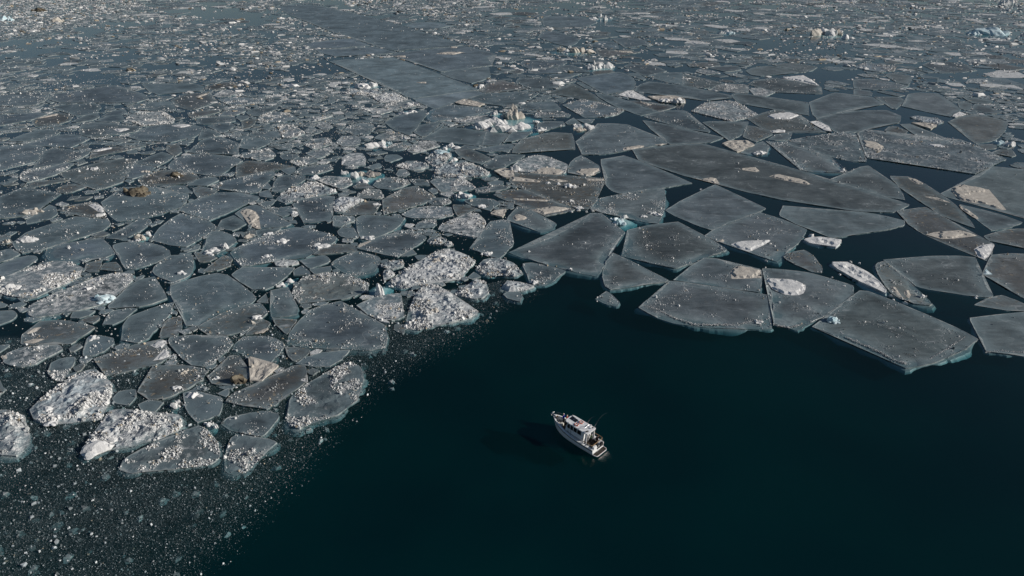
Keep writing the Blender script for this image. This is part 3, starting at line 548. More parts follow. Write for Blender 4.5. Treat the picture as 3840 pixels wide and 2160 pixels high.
BERGS = """
biggest turquoise-footed iceberg with a tan cube and white snowy humps, above the centre|1745,479 1802,461 1876,439 1957,436 2000,436 2032,458 2019,483 1990,497 1920,498 1876,502 1822,494|1859,455,75,37,w 1927,430,65,47,t 1876,476,94,47,w 1812,473,75,17,w 1950,471,80,27,w 2014,456,27,15,w
horned turquoise iceberg with a white tooth and dirty right shoulder, left of centre|1270,655 1312,642 1367,635 1429,647 1424,667 1392,684 1342,689 1325,689 1317,669 1280,664|1330,655,32,37,w 1362,677,45,20,w 1392,650,80,27,t 1290,645,30,17,w
small bright turquoise iceberg beside the tip of the shield-shaped floe|2284,814 2330,806 2385,830 2377,840 2342,850 2318,847 2298,830|2327,830,42,27,b 2340,811,30,20,w 2303,820,35,12,b
flat-topped white iceberg with a round knob, upper right of centre|2190,260 2243,247 2303,250 2293,263 2255,266 2213,265|2218,251,57,20,w 2250,248,60,20,w 2283,248,42,21,w 2227,237,14,12,w
dirty lumpy cream iceberg in the far pack right of the refrozen strip|2069,194 2144,179 2231,189 2218,201 2144,206 2094,199|2104,186,30,15,t 2126,191,32,15,w 2151,189,50,20,t 2183,189,40,15,t 2136,176,15,9,w 2211,194,50,12,t
small twin-knob white iceberg near the top, right of the refrozen strip|2209,70 2243,65 2300,67 2280,77 2231,76|2250,62,20,14,w 2270,70,17,16,w 2228,70,40,7,w 2288,67,20,6,w
small two-knobbed white iceberg left of the brownish speckled floe|1353,546 1392,529 1454,529 1471,539 1454,551 1404,555|1397,542,77,20,w 1434,535,22,20,w 1458,535,20,14,b 1439,548,32,11,w
small round white iceberg with a dark teal foot, left of the snowy triangle|1379,1086 1404,1069 1454,1066 1476,1076 1454,1099 1417,1111 1392,1106|1427,1089,52,42,w 1469,1071,20,10,w
white snow mound iceberg under the wide clean sheet|1648,553 1678,536 1727,543 1732,553 1702,562 1668,563|1687,543,45,22,w 1712,551,35,15,w 1668,556,25,15,w
long low pale-blue ice slab below the white snow mound|1603,571 1653,563 1707,573 1690,580 1640,580|1653,571,82,14,b
tilted white slab iceberg left of the large refrozen sheet|1312,322 1367,307 1419,305 1434,320 1409,330 1355,335|1355,322,70,17,w 1397,317,42,25,w
thick snow-white ice block left of the tan block floe|1700,727 1740,714 1779,727 1774,741 1740,749 1710,739|1727,728,45,25,w 1752,732,45,22,w
small white knob iceberg in a teal pool behind the biggest iceberg|1827,429 1851,414 1886,424 1871,434 1841,435|1856,422,27,20,w
crumpled blue-white iceberg near the right edge, under the brown-tinted floe|3732,535 3759,525 3804,535 3811,546 3779,550 3747,545|3754,536,37,17,b 3786,539,37,20,w
cream rubble iceberg with a turquoise side, right of the dark left floe|504,885 534,870 571,870 569,890 547,905 522,907 507,900|524,887,37,27,t 559,877,22,17,w 514,899,20,12,w
white broken chunk in black slush above the wedge-shaped lowest floe|764,1597 779,1577 804,1575 824,1590 804,1607 779,1605|784,1587,32,22,w 811,1595,22,17,w
white tooth-like ice block above the white rubble floe, lower left|635,1533 640,1513 675,1491 687,1516 660,1536|655,1516,37,27,w 672,1506,22,25,w
dark earth-covered iceberg in the far slush, top left|122,42 149,32 174,37 171,45 139,46|147,37,37,11,d 161,40,22,7,d
cream iceberg in the far slush, top left|196,82 216,67 236,75 224,86|216,77,37,15,t
bluish wedge iceberg at the left edge of the far slush|-10,75 15,65 52,75 25,80|15,72,37,15,b 35,75,27,9,b
low blue-grey iceberg in the far pack near the right edge|3622,132 3662,114 3727,112 3785,132 3705,136|3723,123,88,20,b 3653,123,48,13,b
white jagged iceberg in the far top right corner|3745,20 3771,4 3815,15 3785,26|3758,15,20,13,w 3776,12,22,18,w 3796,13,20,11,w
hollow blue-white iceberg in the far pack, upper right|2687,122 2721,116 2756,122 2741,129 2709,130|2702,123,30,10,w 2739,123,32,10,b 2721,118,37,6,w
long heap of white and cream rubble with a bright lit tip, upper right pack|3025,132 3082,112 3144,119 3191,142 3156,147 3094,142|3062,124,62,22,t 3107,124,50,22,w 3139,124,37,20,t 3171,138,45,17,w 3087,114,50,12,w
white two-part ice block under the bruised smooth floe|1030,1076 1062,1051 1112,1036 1100,1059 1082,1079|1052,1066,32,17,w 1087,1051,37,20,w
heap of white rubble beside the tip of the clean blade-shaped floe|1484,427 1516,412 1568,409 1558,424 1516,432|1509,423,37,15,w 1543,417,40,15,w
upper heap of white rubble touching the refrozen wedge|1519,394 1541,382 1571,389 1558,399|1538,391,35,15,w 1561,389,22,15,w
small white rubble heap left of the large pointed floe|2144,476 2168,463 2206,463 2238,473 2206,489 2156,488|2208,476,42,25,w 2171,486,50,7,t 2168,472,45,10,w
white rubble heap at the lower end of the refrozen lead|1764,320 1797,313 1822,323 1807,334|1802,323,37,17,w 1784,320,25,10,d
white sugar-like heap above the long white rubble floe|1159,669 1167,660 1209,657 1204,667 1182,673|1184,664,45,15,w
white rubble cake right of the bright snow rafts near the centre|1682,600 1700,590 1717,590 1707,605 1692,606|1700,597,30,16,w
"""



def parse_poly(s):
    return [tuple(float(q) for q in t.split(',')) for t in s.split()]


# ------------------------------------------------------------------ numpy noise
def vnoise(x, y, seed=0):
    xi, yi = np.floor(x).astype(np.int64), np.floor(y).astype(np.int64)
    fx, fy = x - xi, y - yi
    fx, fy = fx * fx * (3 - 2 * fx), fy * fy * (3 - 2 * fy)

    def h(a, b):
        n = (a * 374761393 + b * 668265263 + seed * 974711) & 0x7fffffff
        n = ((n ^ (n >> 13)) * 1274126177) & 0x7fffffff
        return ((n ^ (n >> 16)) & 0xffff) / 65535.0
    return (h(xi, yi) * (1 - fx) + h(xi + 1, yi) * fx) * (1 - fy) + (h(xi, yi + 1) * (1 - fx) + h(xi + 1, yi + 1) * fx) * fy


def fnoise(x, y, seed=0, oct=4):
    s, a, t = 0.0, 0.5, 0.0
    for k in range(oct):
        s = s + a * vnoise(x * 2 ** k + 17.3 * k, y * 2 ** k - 9.1 * k, seed + k)
        t += a
        a *= 0.5
    return s / t


def sstep(a, b, x):
    t = np.clip((x - a) / (b - a), 0, 1)
    return t * t * (3 - 2 * t)


# ------------------------------------------------------------------ materials
def new_mat(name):
    m = bpy.data.materials.new(name)
    m.use_nodes = True
    nt = m.node_tree
    nt.nodes.clear()
    return m, nt


class NB:
    """small helper for writing node trees"""

    def __init__(s, nt):
        s.nt = nt

    def n(s, t, **kw):
        nd = s.nt.nodes.new(t)
        for k, v in kw.items():
            setattr(nd, k, v)
        return nd

    def lk(s, a, b):
        s.nt.links.new(a, b)

    def val(s, sock, v):
        if isinstance(v, (int, float)):
            sock.default_value = v
        elif isinstance(v, tuple):
            sock.default_value = v if len(v) == len(sock.default_value) else v + (1,)
        else:
            s.lk(v, sock)

    def math(s, op, a, b=0.0, c=0.0, clamp=False):
        nd = s.n('ShaderNodeMath', operation=op, use_clamp=clamp)
        s.val(nd.inputs[0], a)
        s.val(nd.inputs[1], b)
        s.val(nd.inputs[2], c)
        return nd.outputs[0]

    def noise(s, vec, scale, detail=4.0, rough=0.55, dist=0.0):
        nd = s.n('ShaderNodeTexNoise')
        s.lk(vec, nd.inputs['Vector'])
        nd.inputs['Scale'].default_value = scale
        nd.inputs['Detail'].default_value = detail
        nd.inputs['Roughness'].default_value = rough
        nd.inputs['Distortion'].default_value = dist
        return nd.outputs[0]

    def mapping(s, vec, scale, rot=0.0):
        nd = s.n('ShaderNodeMapping')
        s.lk(vec, nd.inputs['Vector'])
        nd.inputs['Scale'].default_value = scale
        nd.inputs['Rotation'].default_value = (0, 0, rot)
        return nd.outputs[0]

    def ramp(s, x, a, b, c=0.0, d=1.0):
        nd = s.n('ShaderNodeMapRange', interpolation_type='SMOOTHSTEP')
        s.val(nd.inputs['Value'], x)
        s.val(nd.inputs['From Min'], a)
        s.val(nd.inputs['From Max'], b)
        s.val(nd.inputs['To Min'], c)
        s.val(nd.inputs['To Max'], d)
        return nd.outputs[0]

    def mix(s, f, a, b, blend='MIX'):
        nd = s.n('ShaderNodeMix', data_type='RGBA', blend_type=blend)
        s.val(nd.inputs['Factor'], f)
        s.val(nd.inputs['A'] if False else nd.inputs[6], a)
        s.val(nd.inputs[7], b)
        return nd.outputs[2]

    def attr(s, name, fac=True):
        nd = s.n('ShaderNodeAttribute', attribute_name=name)
        return nd.outputs['Fac'] if fac else nd.outputs['Color']

    def pos(s):
        return s.n('ShaderNodeNewGeometry').outputs['Position']

    def bump(s, h, strength, dist):
        nd = s.n('ShaderNodeBump')
        nd.inputs['Strength'].default_value = strength
        nd.inputs['Distance'].default_value = dist
        s.lk(h, nd.inputs['Height'])
        return nd.outputs[0]

    def principled(s, col, rough=0.5, spec=0.5, normal=None, metal=0.0):
        nd = s.n('ShaderNodeBsdfPrincipled')
        s.val(nd.inputs['Base Color'], col)
        s.val(nd.inputs['Roughness'], rough)
        s.val(nd.inputs['Specular IOR Level'], spec)
        nd.inputs['Metallic'].default_value = metal
        if normal is not None:
            s.lk(normal, nd.inputs['Normal'])
        return nd.outputs[0]

    def out(s, surf, vol=None):
        o = s.n('ShaderNodeOutputMaterial')
        s.lk(surf, o.inputs['Surface'])
        if vol is not None:
            s.lk(vol, o.inputs['Volume'])


def make_ice():
    m, nt = new_mat('sea_ice')
    b = NB(nt)
    p = b.pos()
    tint = b.attr('tint', False)
    edge, frost, dirt = b.attr('edge'), b.attr('frost'), b.attr('dirt')
    big = b.noise(p, 0.10, 5, 0.6, 0.6)
    stre = b.noise(b.mapping(p, (0.13, 0.45, 0.3), R(-12)), 1.0, 6, 0.62, 1.8)
    mid = b.noise(p, 0.9, 6, 0.62)
    fine = b.noise(p, 6.0, 4, 0.65)
    grain = b.noise(p, 17.0, 2, 0.6)
    k = b.math('ADD', b.math('MULTIPLY', big, 0.75), b.math('MULTIPLY', stre, 0.45))
    k = b.math('ADD', k, b.math('MULTIPLY', fine, 0.25))
    k = b.math('MAXIMUM', b.math('MULTIPLY', b.math('SUBTRACT', k, 0.38), 2.75), 0.35)
    col = b.mix(1.0, tint, b.n('ShaderNodeCombineColor').outputs[0], 'MULTIPLY')
    cc = nt.nodes[-2] if nt.nodes[-2].bl_idname == 'ShaderNodeCombineColor' else [n for n in nt.nodes if n.bl_idname == 'ShaderNodeCombineColor'][0]
    for i in range(3):
        b.lk(k, cc.inputs[i])
    # bluish thin margin
    wide = b.math('MULTIPLY', b.ramp(b.math('ADD', edge, b.math('MULTIPLY', b.math('ADD', big, mid), -2.2)), -2.4, 0.4, 1.0, 0.0), 0.75)
    col = b.mix(wide, col, (0.160, 0.215, 0.235))
    # dirt
    dm = b.math('MULTIPLY', b.ramp(b.math('ADD', b.math('MULTIPLY', stre, 0.5), b.math('MULTIPLY', mid, 0.5)), 0.46, 0.62), dirt, clamp=True)
    col = b.mix(dm, col, (0.066, 0.056, 0.044))
    dm2 = b.math('MULTIPLY', b.ramp(mid, 0.60, 0.68), b.math('MULTIPLY', dirt, 0.8), clamp=True)
    col = b.mix(dm2, col, (0.36, 0.30, 0.21))
    # frost / snow dusting
    fn = b.math('ADD', b.math('MULTIPLY', mid, 0.55), b.math('MULTIPLY', fine, 0.45))
    lo = b.math('SUBTRACT', 0.78, b.math('MULTIPLY', frost, 0.45))
    fm = b.ramp(fn, lo, b.math('ADD', lo, 0.14))
    fm = b.math('MULTIPLY', fm, b.math('MULTIPLY', frost, 1.6, clamp=True))
    col = b.mix(fm, col, (0.60, 0.61, 0.61))
    # frost grains
    gm = b.math('MULTIPLY', b.ramp(grain, 0.60, 0.68), b.math('MULTIPLY', b.ramp(big, 0.42, 0.62), b.ramp(frost, 0.06, 0.2, 0.0, 0.38)))
    col = b.mix(gm, col, (0.42, 0.43, 0.43))
    # white bruises: air-filled spots
    br = b.math('MULTIPLY', b.ramp(b.noise(b.mapping(p, (0.25, 0.6, 0.4), R(-15)), 1.0, 4, 0.55), 0.60, 0.78), 0.75)
    col = b.mix(br, col, (0.38, 0.41, 0.43))
    rim = b.math('MULTIPLY', b.ramp(b.math('ADD', edge, b.math('MULTIPLY', fine, -0.18)), -0.03, 0.10, 1.0, 0.0), b.ramp(stre, 0.35, 0.65, 0.05, 0.6))  # pale frosty crust; also paints the bright line along sunlit edges
    col = b.mix(rim, col, (0.42, 0.44, 0.43))
    # old wet patches and healed cracks
    wp = b.ramp(b.noise(p, 0.23, 5, 0.6, 1.2), 0.52, 0.60, 0.0, 0.34)
    col = b.mix(wp, col, b.mix(1.0, tint, (0.55, 0.62, 0.66, 1), 'MULTIPLY'))
    vo = b.n('ShaderNodeTexVoronoi', feature='DISTANCE_TO_EDGE')
    dv = b.n('ShaderNodeVectorMath', operation='ADD')
    nz = b.n('ShaderNodeTexNoise')
    b.lk(p, nz.inputs['Vector'])
    nz.inputs['Scale'].default_value = 0.35
    sc = b.n('ShaderNodeVectorMath', operation='SCALE')
    b.lk(nz.outputs['Color'], sc.inputs[0])
    sc.inputs['Scale'].default_value = 5.0
    b.lk(p, dv.inputs[0])
    b.lk(sc.outputs[0], dv.inputs[1])
    b.lk(dv.outputs[0], vo.inputs['Vector'])
    vo.inputs['Scale'].default_value = 0.085
    ck = b.math('MULTIPLY', b.ramp(vo.outputs['Distance'], 0.0, 0.012, 1.0, 0.0), b.ramp(big, 0.46, 0.58, 0.0, 0.5))
    col = b.mix(ck, col, (0.34, 0.37, 0.38))
    h = b.math('ADD', b.math('MULTIPLY', fine, 0.6), b.math('MULTIPLY', grain, 0.4))
    nrm = b.bump(h, 0.3, 0.05)
    b.out(b.principled(col, 0.5, 0.42, nrm))
    return m


def make_snow(name, c1, c2, stain, s_amt=0.35, bump=0.5):
    m, nt = new_mat(name)
    b = NB(nt)
    p = b.pos()
    mid = b.noise(p, 0.8, 6, 0.6)
    fine = b.noise(p, 5.0, 5, 0.65)
    col = b.mix(b.ramp(mid, 0.35, 0.65), c1, c2)
    col = b.mix(b.math('MULTIPLY', b.ramp(b.math('ADD', b.math('MULTIPLY', mid, 0.5), b.math('MULTIPLY', fine, 0.5)), 0.56, 0.66), s_amt), col, stain)
    b.out(b.principled(col, 0.8, 0.2, b.bump(b.math('ADD', fine, mid), bump, 0.12)))
    return m


def make_attr(name, rough=0.65, spec=0.3):
    m, nt = new_mat(name)
    b = NB(nt)
    c = b.attr('col', False)
    f = b.noise(b.pos(), 7.0, 3, 0.6)
    col = b.mix(b.ramp(f, 0.3, 0.7, 0.0, 0.3), c, (0.2, 0.22, 0.23))
    b.out(b.principled(col, rough, spec))
    return m


def make_water():
    m, nt = new_mat('cold_sea_water')
    b = NB(nt)
    p = b.pos()
    w1 = b.noise(b.mapping(p, (0.5, 1.1, 1), R(20)), 0.9, 5, 0.6)
    w2 = b.noise(p, 5.0, 3, 0.6)
    h = b.math('ADD', b.math('MULTIPLY', w1, 0.8), b.math('MULTIPLY', w2, 0.12))
    nrm = b.bump(h, 0.32, 0.2)
    ge = b.n('ShaderNodeNewGeometry')                    # same reflectance seen from above and from below
    dt = b.n('ShaderNodeVectorMath', operation='DOT_PRODUCT')
    b.lk(ge.outputs['Incoming'], dt.inputs[0])
    b.lk(ge.outputs['Normal'], dt.inputs[1])
    om = b.math('SUBTRACT', 1.0, b.math('ABSOLUTE', dt.outputs['Value']), clamp=True)
    frs = b.math('ADD', 0.02, b.math('MULTIPLY', b.math('POWER', om, 5.0), 0.98))
    gl = b.n('ShaderNodeBsdfGlossy')
    gl.inputs['Roughness'].default_value = 0.10
    gl.inputs['Color'].default_value = (1, 1, 1, 1)
    b.lk(nrm, gl.inputs['Normal'])
    tr = b.n('ShaderNodeBsdfTransparent')
    tr.inputs['Color'].default_value = (1, 1, 1, 1)
    df = b.n('ShaderNodeBsdfDiffuse')                    # light scattered back by silt in the water
    cl = b.noise(p, 0.035, 3, 0.5)
    b.lk(b.mix(b.ramp(cl, 0.35, 0.65), (0.001, 0.095, 0.096, 1), (0.002, 0.150, 0.140, 1)), df.inputs['Color'])
    a = b.n('ShaderNodeMixShader')
    a.inputs[0].default_value = 0.068
    b.lk(tr.outputs[0], a.inputs[1])
    b.lk(df.outputs[0], a.inputs[2])
    c = b.n('ShaderNodeMixShader')
    b.lk(frs, c.inputs[0])
    b.lk(a.outputs[0], c.inputs[1])
    b.lk(gl.outputs[0], c.inputs[2])
    ab = b.n('ShaderNodeVolumeAbsorption')
    ab.inputs['Color'].default_value = (0.10, 0.50, 0.56, 1)
    ab.inputs['Density'].default_value = 0.85
    b.out(c.outputs[0], ab.outputs[0])
    return m


def make_flat(name, col, rough=0.5, spec=0.5, metal=0.0, var=0.12, scale=3.0):
    m, nt = new_mat(name)
    b = NB(nt)
    f = b.noise(b.pos(), scale, 4, 0.6)
    dark = tuple(c * (1 - 2 * var) for c in col)
    lite = tuple(min(1, c * (1 + var)) for c in col)
    b.out(b.principled(b.mix(f, dark + (1,), lite + (1,)), rough, spec, None, metal))
    return m


ICE = make_ice()
SNOW = make_snow('wind_packed_snow', (0.58, 0.59, 0.60, 1), (0.70, 0.70, 0.69, 1), (0.40, 0.41, 0.42, 1), 0.4)
TAN = make_snow('old_tan_snow', (0.42, 0.39, 0.35, 1), (0.54, 0.51, 0.46, 1), (0.22, 0.19, 0.15, 1), 0.45)
BLUEICE = make_snow('blue_glacier_ice', (0.42, 0.58, 0.64, 1), (0.62, 0.70, 0.73, 1), (0.30, 0.46, 0.52, 1), 0.3)
DIRTICE = make_snow('earth_stained_ice', (0.050, 0.042, 0.032, 1), (0.20, 0.175, 0.13, 1), (0.34, 0.32, 0.27, 1), 0.5)
FOOTICE = make_snow('submerged_ice', (0.60, 0.72, 0.72, 1), (0.70, 0.80, 0.80, 1), (0.5, 0.66, 0.68, 1), 0.3)
CHUNK = make_attr('brash_ice')
WATER = make_water()
UNDERLAY = make_flat('underlay_teal', (0.008, 0.36, 0.32), 1.0, 0.0, 0, .12, .05)  # teal of the opaque floor added under the surface


# ------------------------------------------------------------------ object helpers
def link(o, parent=None):
    COL.objects.link(o)
    if parent is not None:
        o.parent = parent
    return o


def tag(o, label=None, cat=None, group=None, kind=None):
    if label:
        o['label'] = label
    if cat:
        o['category'] = cat
    if group:
        o['group'] = group
    if kind:
        o['kind'] = kind
    return o


def mesh_np(name, V, F, mat, parent=None, attrs=None, smooth=False):
    """V (n,3) float, F (m,3) int -> one mesh object"""
    me = bpy.data.meshes.new(name)
    V = np.ascontiguousarray(V, np.float32)
    F = np.ascontiguousarray(F, np.int32)
    me.vertices.add(len(V))
    me.vertices.foreach_set('co', V.ravel())
    me.loops.add(F.size)
    me.loops.foreach_set('vertex_index', F.ravel())
    me.polygons.add(len(F))
    me.polygons.foreach_set('loop_start', np.arange(0, F.size, 3, dtype=np.int32))
    for k, a in (attrs or {}).items():
        a = np.asarray(a, np.float32)
        if a.ndim == 1:
            at = me.attributes.new(k, 'FLOAT', 'POINT')
            at.data.foreach_set('value', a)
        else:
            at = me.attributes.new(k, 'FLOAT_COLOR', 'POINT')
            at.data.foreach_set('color', np.c_[a, np.ones(len(a), np.float32)].astype(np.float32).ravel())
    me.update(calc_edges=True)
    me.validate()
    me.polygons.foreach_set('use_smooth', np.full(len(me.polygons), bool(smooth)))
    me.update()
    me.materials.append(mat)
    o = bpy.data.objects.new(name, me)
    return link(o, parent)


def inside(poly, x, y):
    r = np.zeros(len(x), bool)
    n = len(poly)
    for i in range(n):
        x0, y0 = poly[i]
        x1, y1 = poly[(i + 1) % n]
        if y0 == y1:
            continue
        c = ((y0 > y) != (y1 > y)) & (x < (x1 - x0) * (y - y0) / (y1 - y0) + x0)
        r ^= c
    return r


def bdist(poly, x, y):
    d = np.full(len(x), 1e9)
    n = len(poly)
    for i in range(n):
        ax, ay = poly[i]
        bx, by = poly[(i + 1) % n]
        ex, ey = bx - ax, by - ay
        L = ex * ex + ey * ey + 1e-12
        t = np.clip(((x - ax) * ex + (y - ay) * ey) / L, 0, 1)
        d = np.minimum(d, np.hypot(x - ax - t * ex, y - ay - t * ey))
    return d


def area(poly):
    a = 0.0
    for i in range(len(poly)):
        x0, y0 = poly[i]
        x1, y1 = poly[(i + 1) % len(poly)]
        a += x0 * y1 - x1 * y0
    return a / 2


def rough_outline(poly, step, amp, seed):
    """poly (list of xy, ccw) -> densified, slightly ragged outline"""
    P = np.array(poly)
    out = []
    for i in range(len(P)):
        a, c = P[i], P[(i + 1) % len(P)]
        L = np.hypot(*(c - a))
        k = max(1, int(L / step))
        for j in range(k):
            out.append(a + (c - a) * j / k)
    O = np.array(out)
    # soften the corners a little
    O = 0.06 * np.roll(O, 1, 0) + 0.88 * O + 0.06 * np.roll(O, -1, 0)
    t = np.roll(O, -1, 0) - np.roll(O, 1, 0)
    t /= np.maximum(np.hypot(t[:, 0], t[:, 1]), 1e-6)[:, None]
    nrm = np.c_[t[:, 1], -t[:, 0]]
    w = (fnoise(O[:, 0] / 3.0, O[:, 1] / 3.0, seed, 2) - 0.5) * 1.6 + (fnoise(O[:, 0] / 0.6, O[:, 1] / 0.6, seed + 5, 2) - 0.5) * 1.1
    w = w - np.maximum(0, .10 - np.abs(fnoise(O[:, 0] / 2.6, O[:, 1] / 2.6, seed + 11, 2) - .5)) * 14
    return O + nrm * (w * amp)[:, None], nrm


def tri_fill(outline, spacing, rings, seed):
    """constrained triangulation of an outline with inner points; returns xy, tris"""
    x0, y0 = outline.min(0)
    x1, y1 = outline.max(0)
    r = np.random.default_rng(seed)
    n = int((x1 - x0) * (y1 - y0) / spacing ** 2) + 1
    nx = max(1, int((x1 - x0) / spacing))
    ny = max(1, int((y1 - y0) / spacing))
    gx, gy = np.meshgrid((np.arange(nx) + .5) / nx * (x1 - x0) + x0, (np.arange(ny) + .5) / ny * (y1 - y0) + y0)
    gx = gx.ravel() + r.uniform(-.35, .35, gx.size) * spacing
    gy = gy.ravel() + r.uniform(-.35, .35, gy.size) * spacing
    pl = [tuple(q) for q in outline]
    ok = inside(pl, gx, gy)
    gx, gy = gx[ok], gy[ok]
    if len(gx):
        ok = bdist(pl, gx, gy) > (rings[-1] if rings else 0) + spacing * .35
        gx, gy = gx[ok], gy[ok]
    pts = [np.c_[gx, gy]]
    t = np.roll(outline, -1, 0) - np.roll(outline, 1, 0)
    t /= np.maximum(np.hypot(t[:, 0], t[:, 1]), 1e-6)[:, None]
    nrm = np.c_[-t[:, 1], t[:, 0]]
    for d in rings:
        q = outline + nrm * d
        ok = inside(pl, q[:, 0], q[:, 1])
        q = q[ok]
        if len(q):
            q = q[bdist(pl, q[:, 0], q[:, 1]) > d * .85]
            pts.append(q)
    inn = np.concatenate(pts)
    allp = np.concatenate([outline, inn]) if len(inn) else outline
    nb = len(outline)
    res = delaunay_2d_cdt([Vector(q) for q in allp], [], [list(range(nb))], 1, 1e-5, False)
    V = np.array([(v.x, v.y) for v in res[0]])
    F = np.array([f for f in res[2] if len(f) == 3], np.int32)
    return V, F


class Chunks:
    """collects many small angular pieces of ice into one mesh"""

    def __init__(s):
        s.V, s.F, s.C, s.n = [], [], [], 0

    def add(s, P, size, hgt, colr, seed=0, tiny=False, sx=None):
        N = len(P)
        if N == 0:
            return
        r = np.random.default_rng(seed)
        kb, kt = (4, 1) if tiny else (5, 3)
        K = kb + kt
        V = np.zeros((N, K, 3))
        a0 = r.uniform(0, 6.28, N)
        asp = r.uniform(0.55, 1.0, N)
        rot = r.uniform(0, 3.14, N)
        for j in range(kb):
            a = a0 + 6.283 * (j + r.uniform(-.25, .25, N)) / kb
            rr = r.uniform(.75, 1.15, N)
            V[:, j, 0] = np.cos(a) * rr
            V[:, j, 1] = np.sin(a) * rr * asp
            V[:, j, 2] = -0.25
        if tiny:
            V[:, 4, 0] = r.uniform(-.4, .4, N)
            V[:, 4, 1] = r.uniform(-.4, .4, N)
            V[:, 4, 2] = 1
            T = [(0, 1, 4), (1, 2, 4), (2, 3, 4), (3, 0, 4)]
        else:
            for j in range(3):
                a = a0 + 6.283 * (j * 5 / 3 + r.uniform(-.3, .3, N)) / 5
                rr = r.uniform(.4, .85, N)
                V[:, 5 + j, 0] = np.cos(a) * rr
                V[:, 5 + j, 1] = np.sin(a) * rr * asp
                V[:, 5 + j, 2] = r.uniform(.65, 1.1, N)
            T = [(0, 1, 5), (1, 6, 5), (1, 2, 6), (2, 3, 6), (3, 7, 6), (3, 4, 7), (4, 0, 7), (0, 5, 7), (5, 6, 7)]
        V[:, :, :2] *= np.asarray(size)[:, None, None] * .5
        V[:, :, 2] *= np.asarray(hgt)[:, None]
        if sx is not None:
            V[:, :, 0] *= sx
            rot = r.normal(-.1, .3, N)
        c, sn = np.cos(rot)[:, None], np.sin(rot)[:, None]
        X = V[:, :, 0] * c - V[:, :, 1] * sn
        Y = V[:, :, 0] * sn + V[:, :, 1] * c
        V[:, :, 0], V[:, :, 1] = X, Y
        V += np.asarray(P)[:, None, :]
        F = (np.arange(N) * K)[:, None, None] + np.array(T)[None]
        s.V.append(V.reshape(-1, 3))
        s.F.append(F.reshape(-1, 3) + s.n)
        s.C.append(np.repeat(np.asarray(colr), K, 0))
        s.n += N * K

    def build(s, name, parent=None):
        if not s.n:
            return None
        return mesh_np(name, np.concatenate(s.V), np.concatenate(s.F), CHUNK, parent, {'col': np.concatenate(s.C)})


def ice_colours(N, r, white=0.5, dark=0.2, tan=0.06):
    w = r.uniform(0, 1, N)
    c = np.empty((N, 3))
    g = r.uniform(.22, .40, N)
    c[:] = np.c_[g * .94, g, g * 1.03]
    k = w < white
    g = r.uniform(.60, .80, N)
    c[k] = np.c_[g, g, g * .99][k]
    k = w > 1 - dark
    g = r.uniform(.05, .15, N)
    c[k] = np.c_[g * .88, g, g * 1.04][k]
    k = r.uniform(0, 1, N) < tan
    g = r.uniform(.25, .5, N)
    c[k] = np.c_[g, g * .84, g * .62][k]
    return c


# ------------------------------------------------------------------ sea
def box_mesh(name, x0, x1, y0, y1, z0, z1, mat, parent=None):
    V = np.array([(x, y, z) for z in (z0, z1) for y in (y0, y1) for x in (x0, x1)], float)
    F = [(0, 2, 3), (0, 3, 1), (4, 5, 7), (4, 7, 6), (0, 1, 5), (0, 5, 4), (2, 6, 7), (2, 7, 3), (0, 4, 6), (0, 6, 2), (1, 3, 7), (1, 7, 5)]
    return mesh_np(name, V, np.array(F), mat, parent)


water = tag(box_mesh('water', -2500, 2500, -400, 4500, -9.0, 0.0, WATER), kind='structure')
underlay = tag(box_mesh('water_underlay', -2490, 2490, -390, 4490, -8.9, -2.4, UNDERLAY), kind='structure')  # added opaque floor: gives the water its teal and softens cast shadows

# ------------------------------------------------------------------ ice floes traced one by one
TINTS = {'r': (0.165, 0.215, 0.245), 'g': (0.102, 0.137, 0.158), 'm': (0.132, 0.170, 0.190), 't': (0.108, 0.118, 0.122), 's': (0.25, 0.295, 0.33), 'w': (0.5, 0.47, 0.42)}
FROST = {'r': 0.05, 'g': 0.25, 'm': 0.64, 't': 0.24, 's': 0.74, 'w': 0.5}
CRUMB = [0.015, 0.18, 0.50, 1.4, 3.2]

floe_polys = []          # world outlines of everything already placed
floe_obj = {}
floe_top = {}


def patch_height(x, y, seed):
    return fnoise(x / 1.7, y / 1.7, seed, 3)


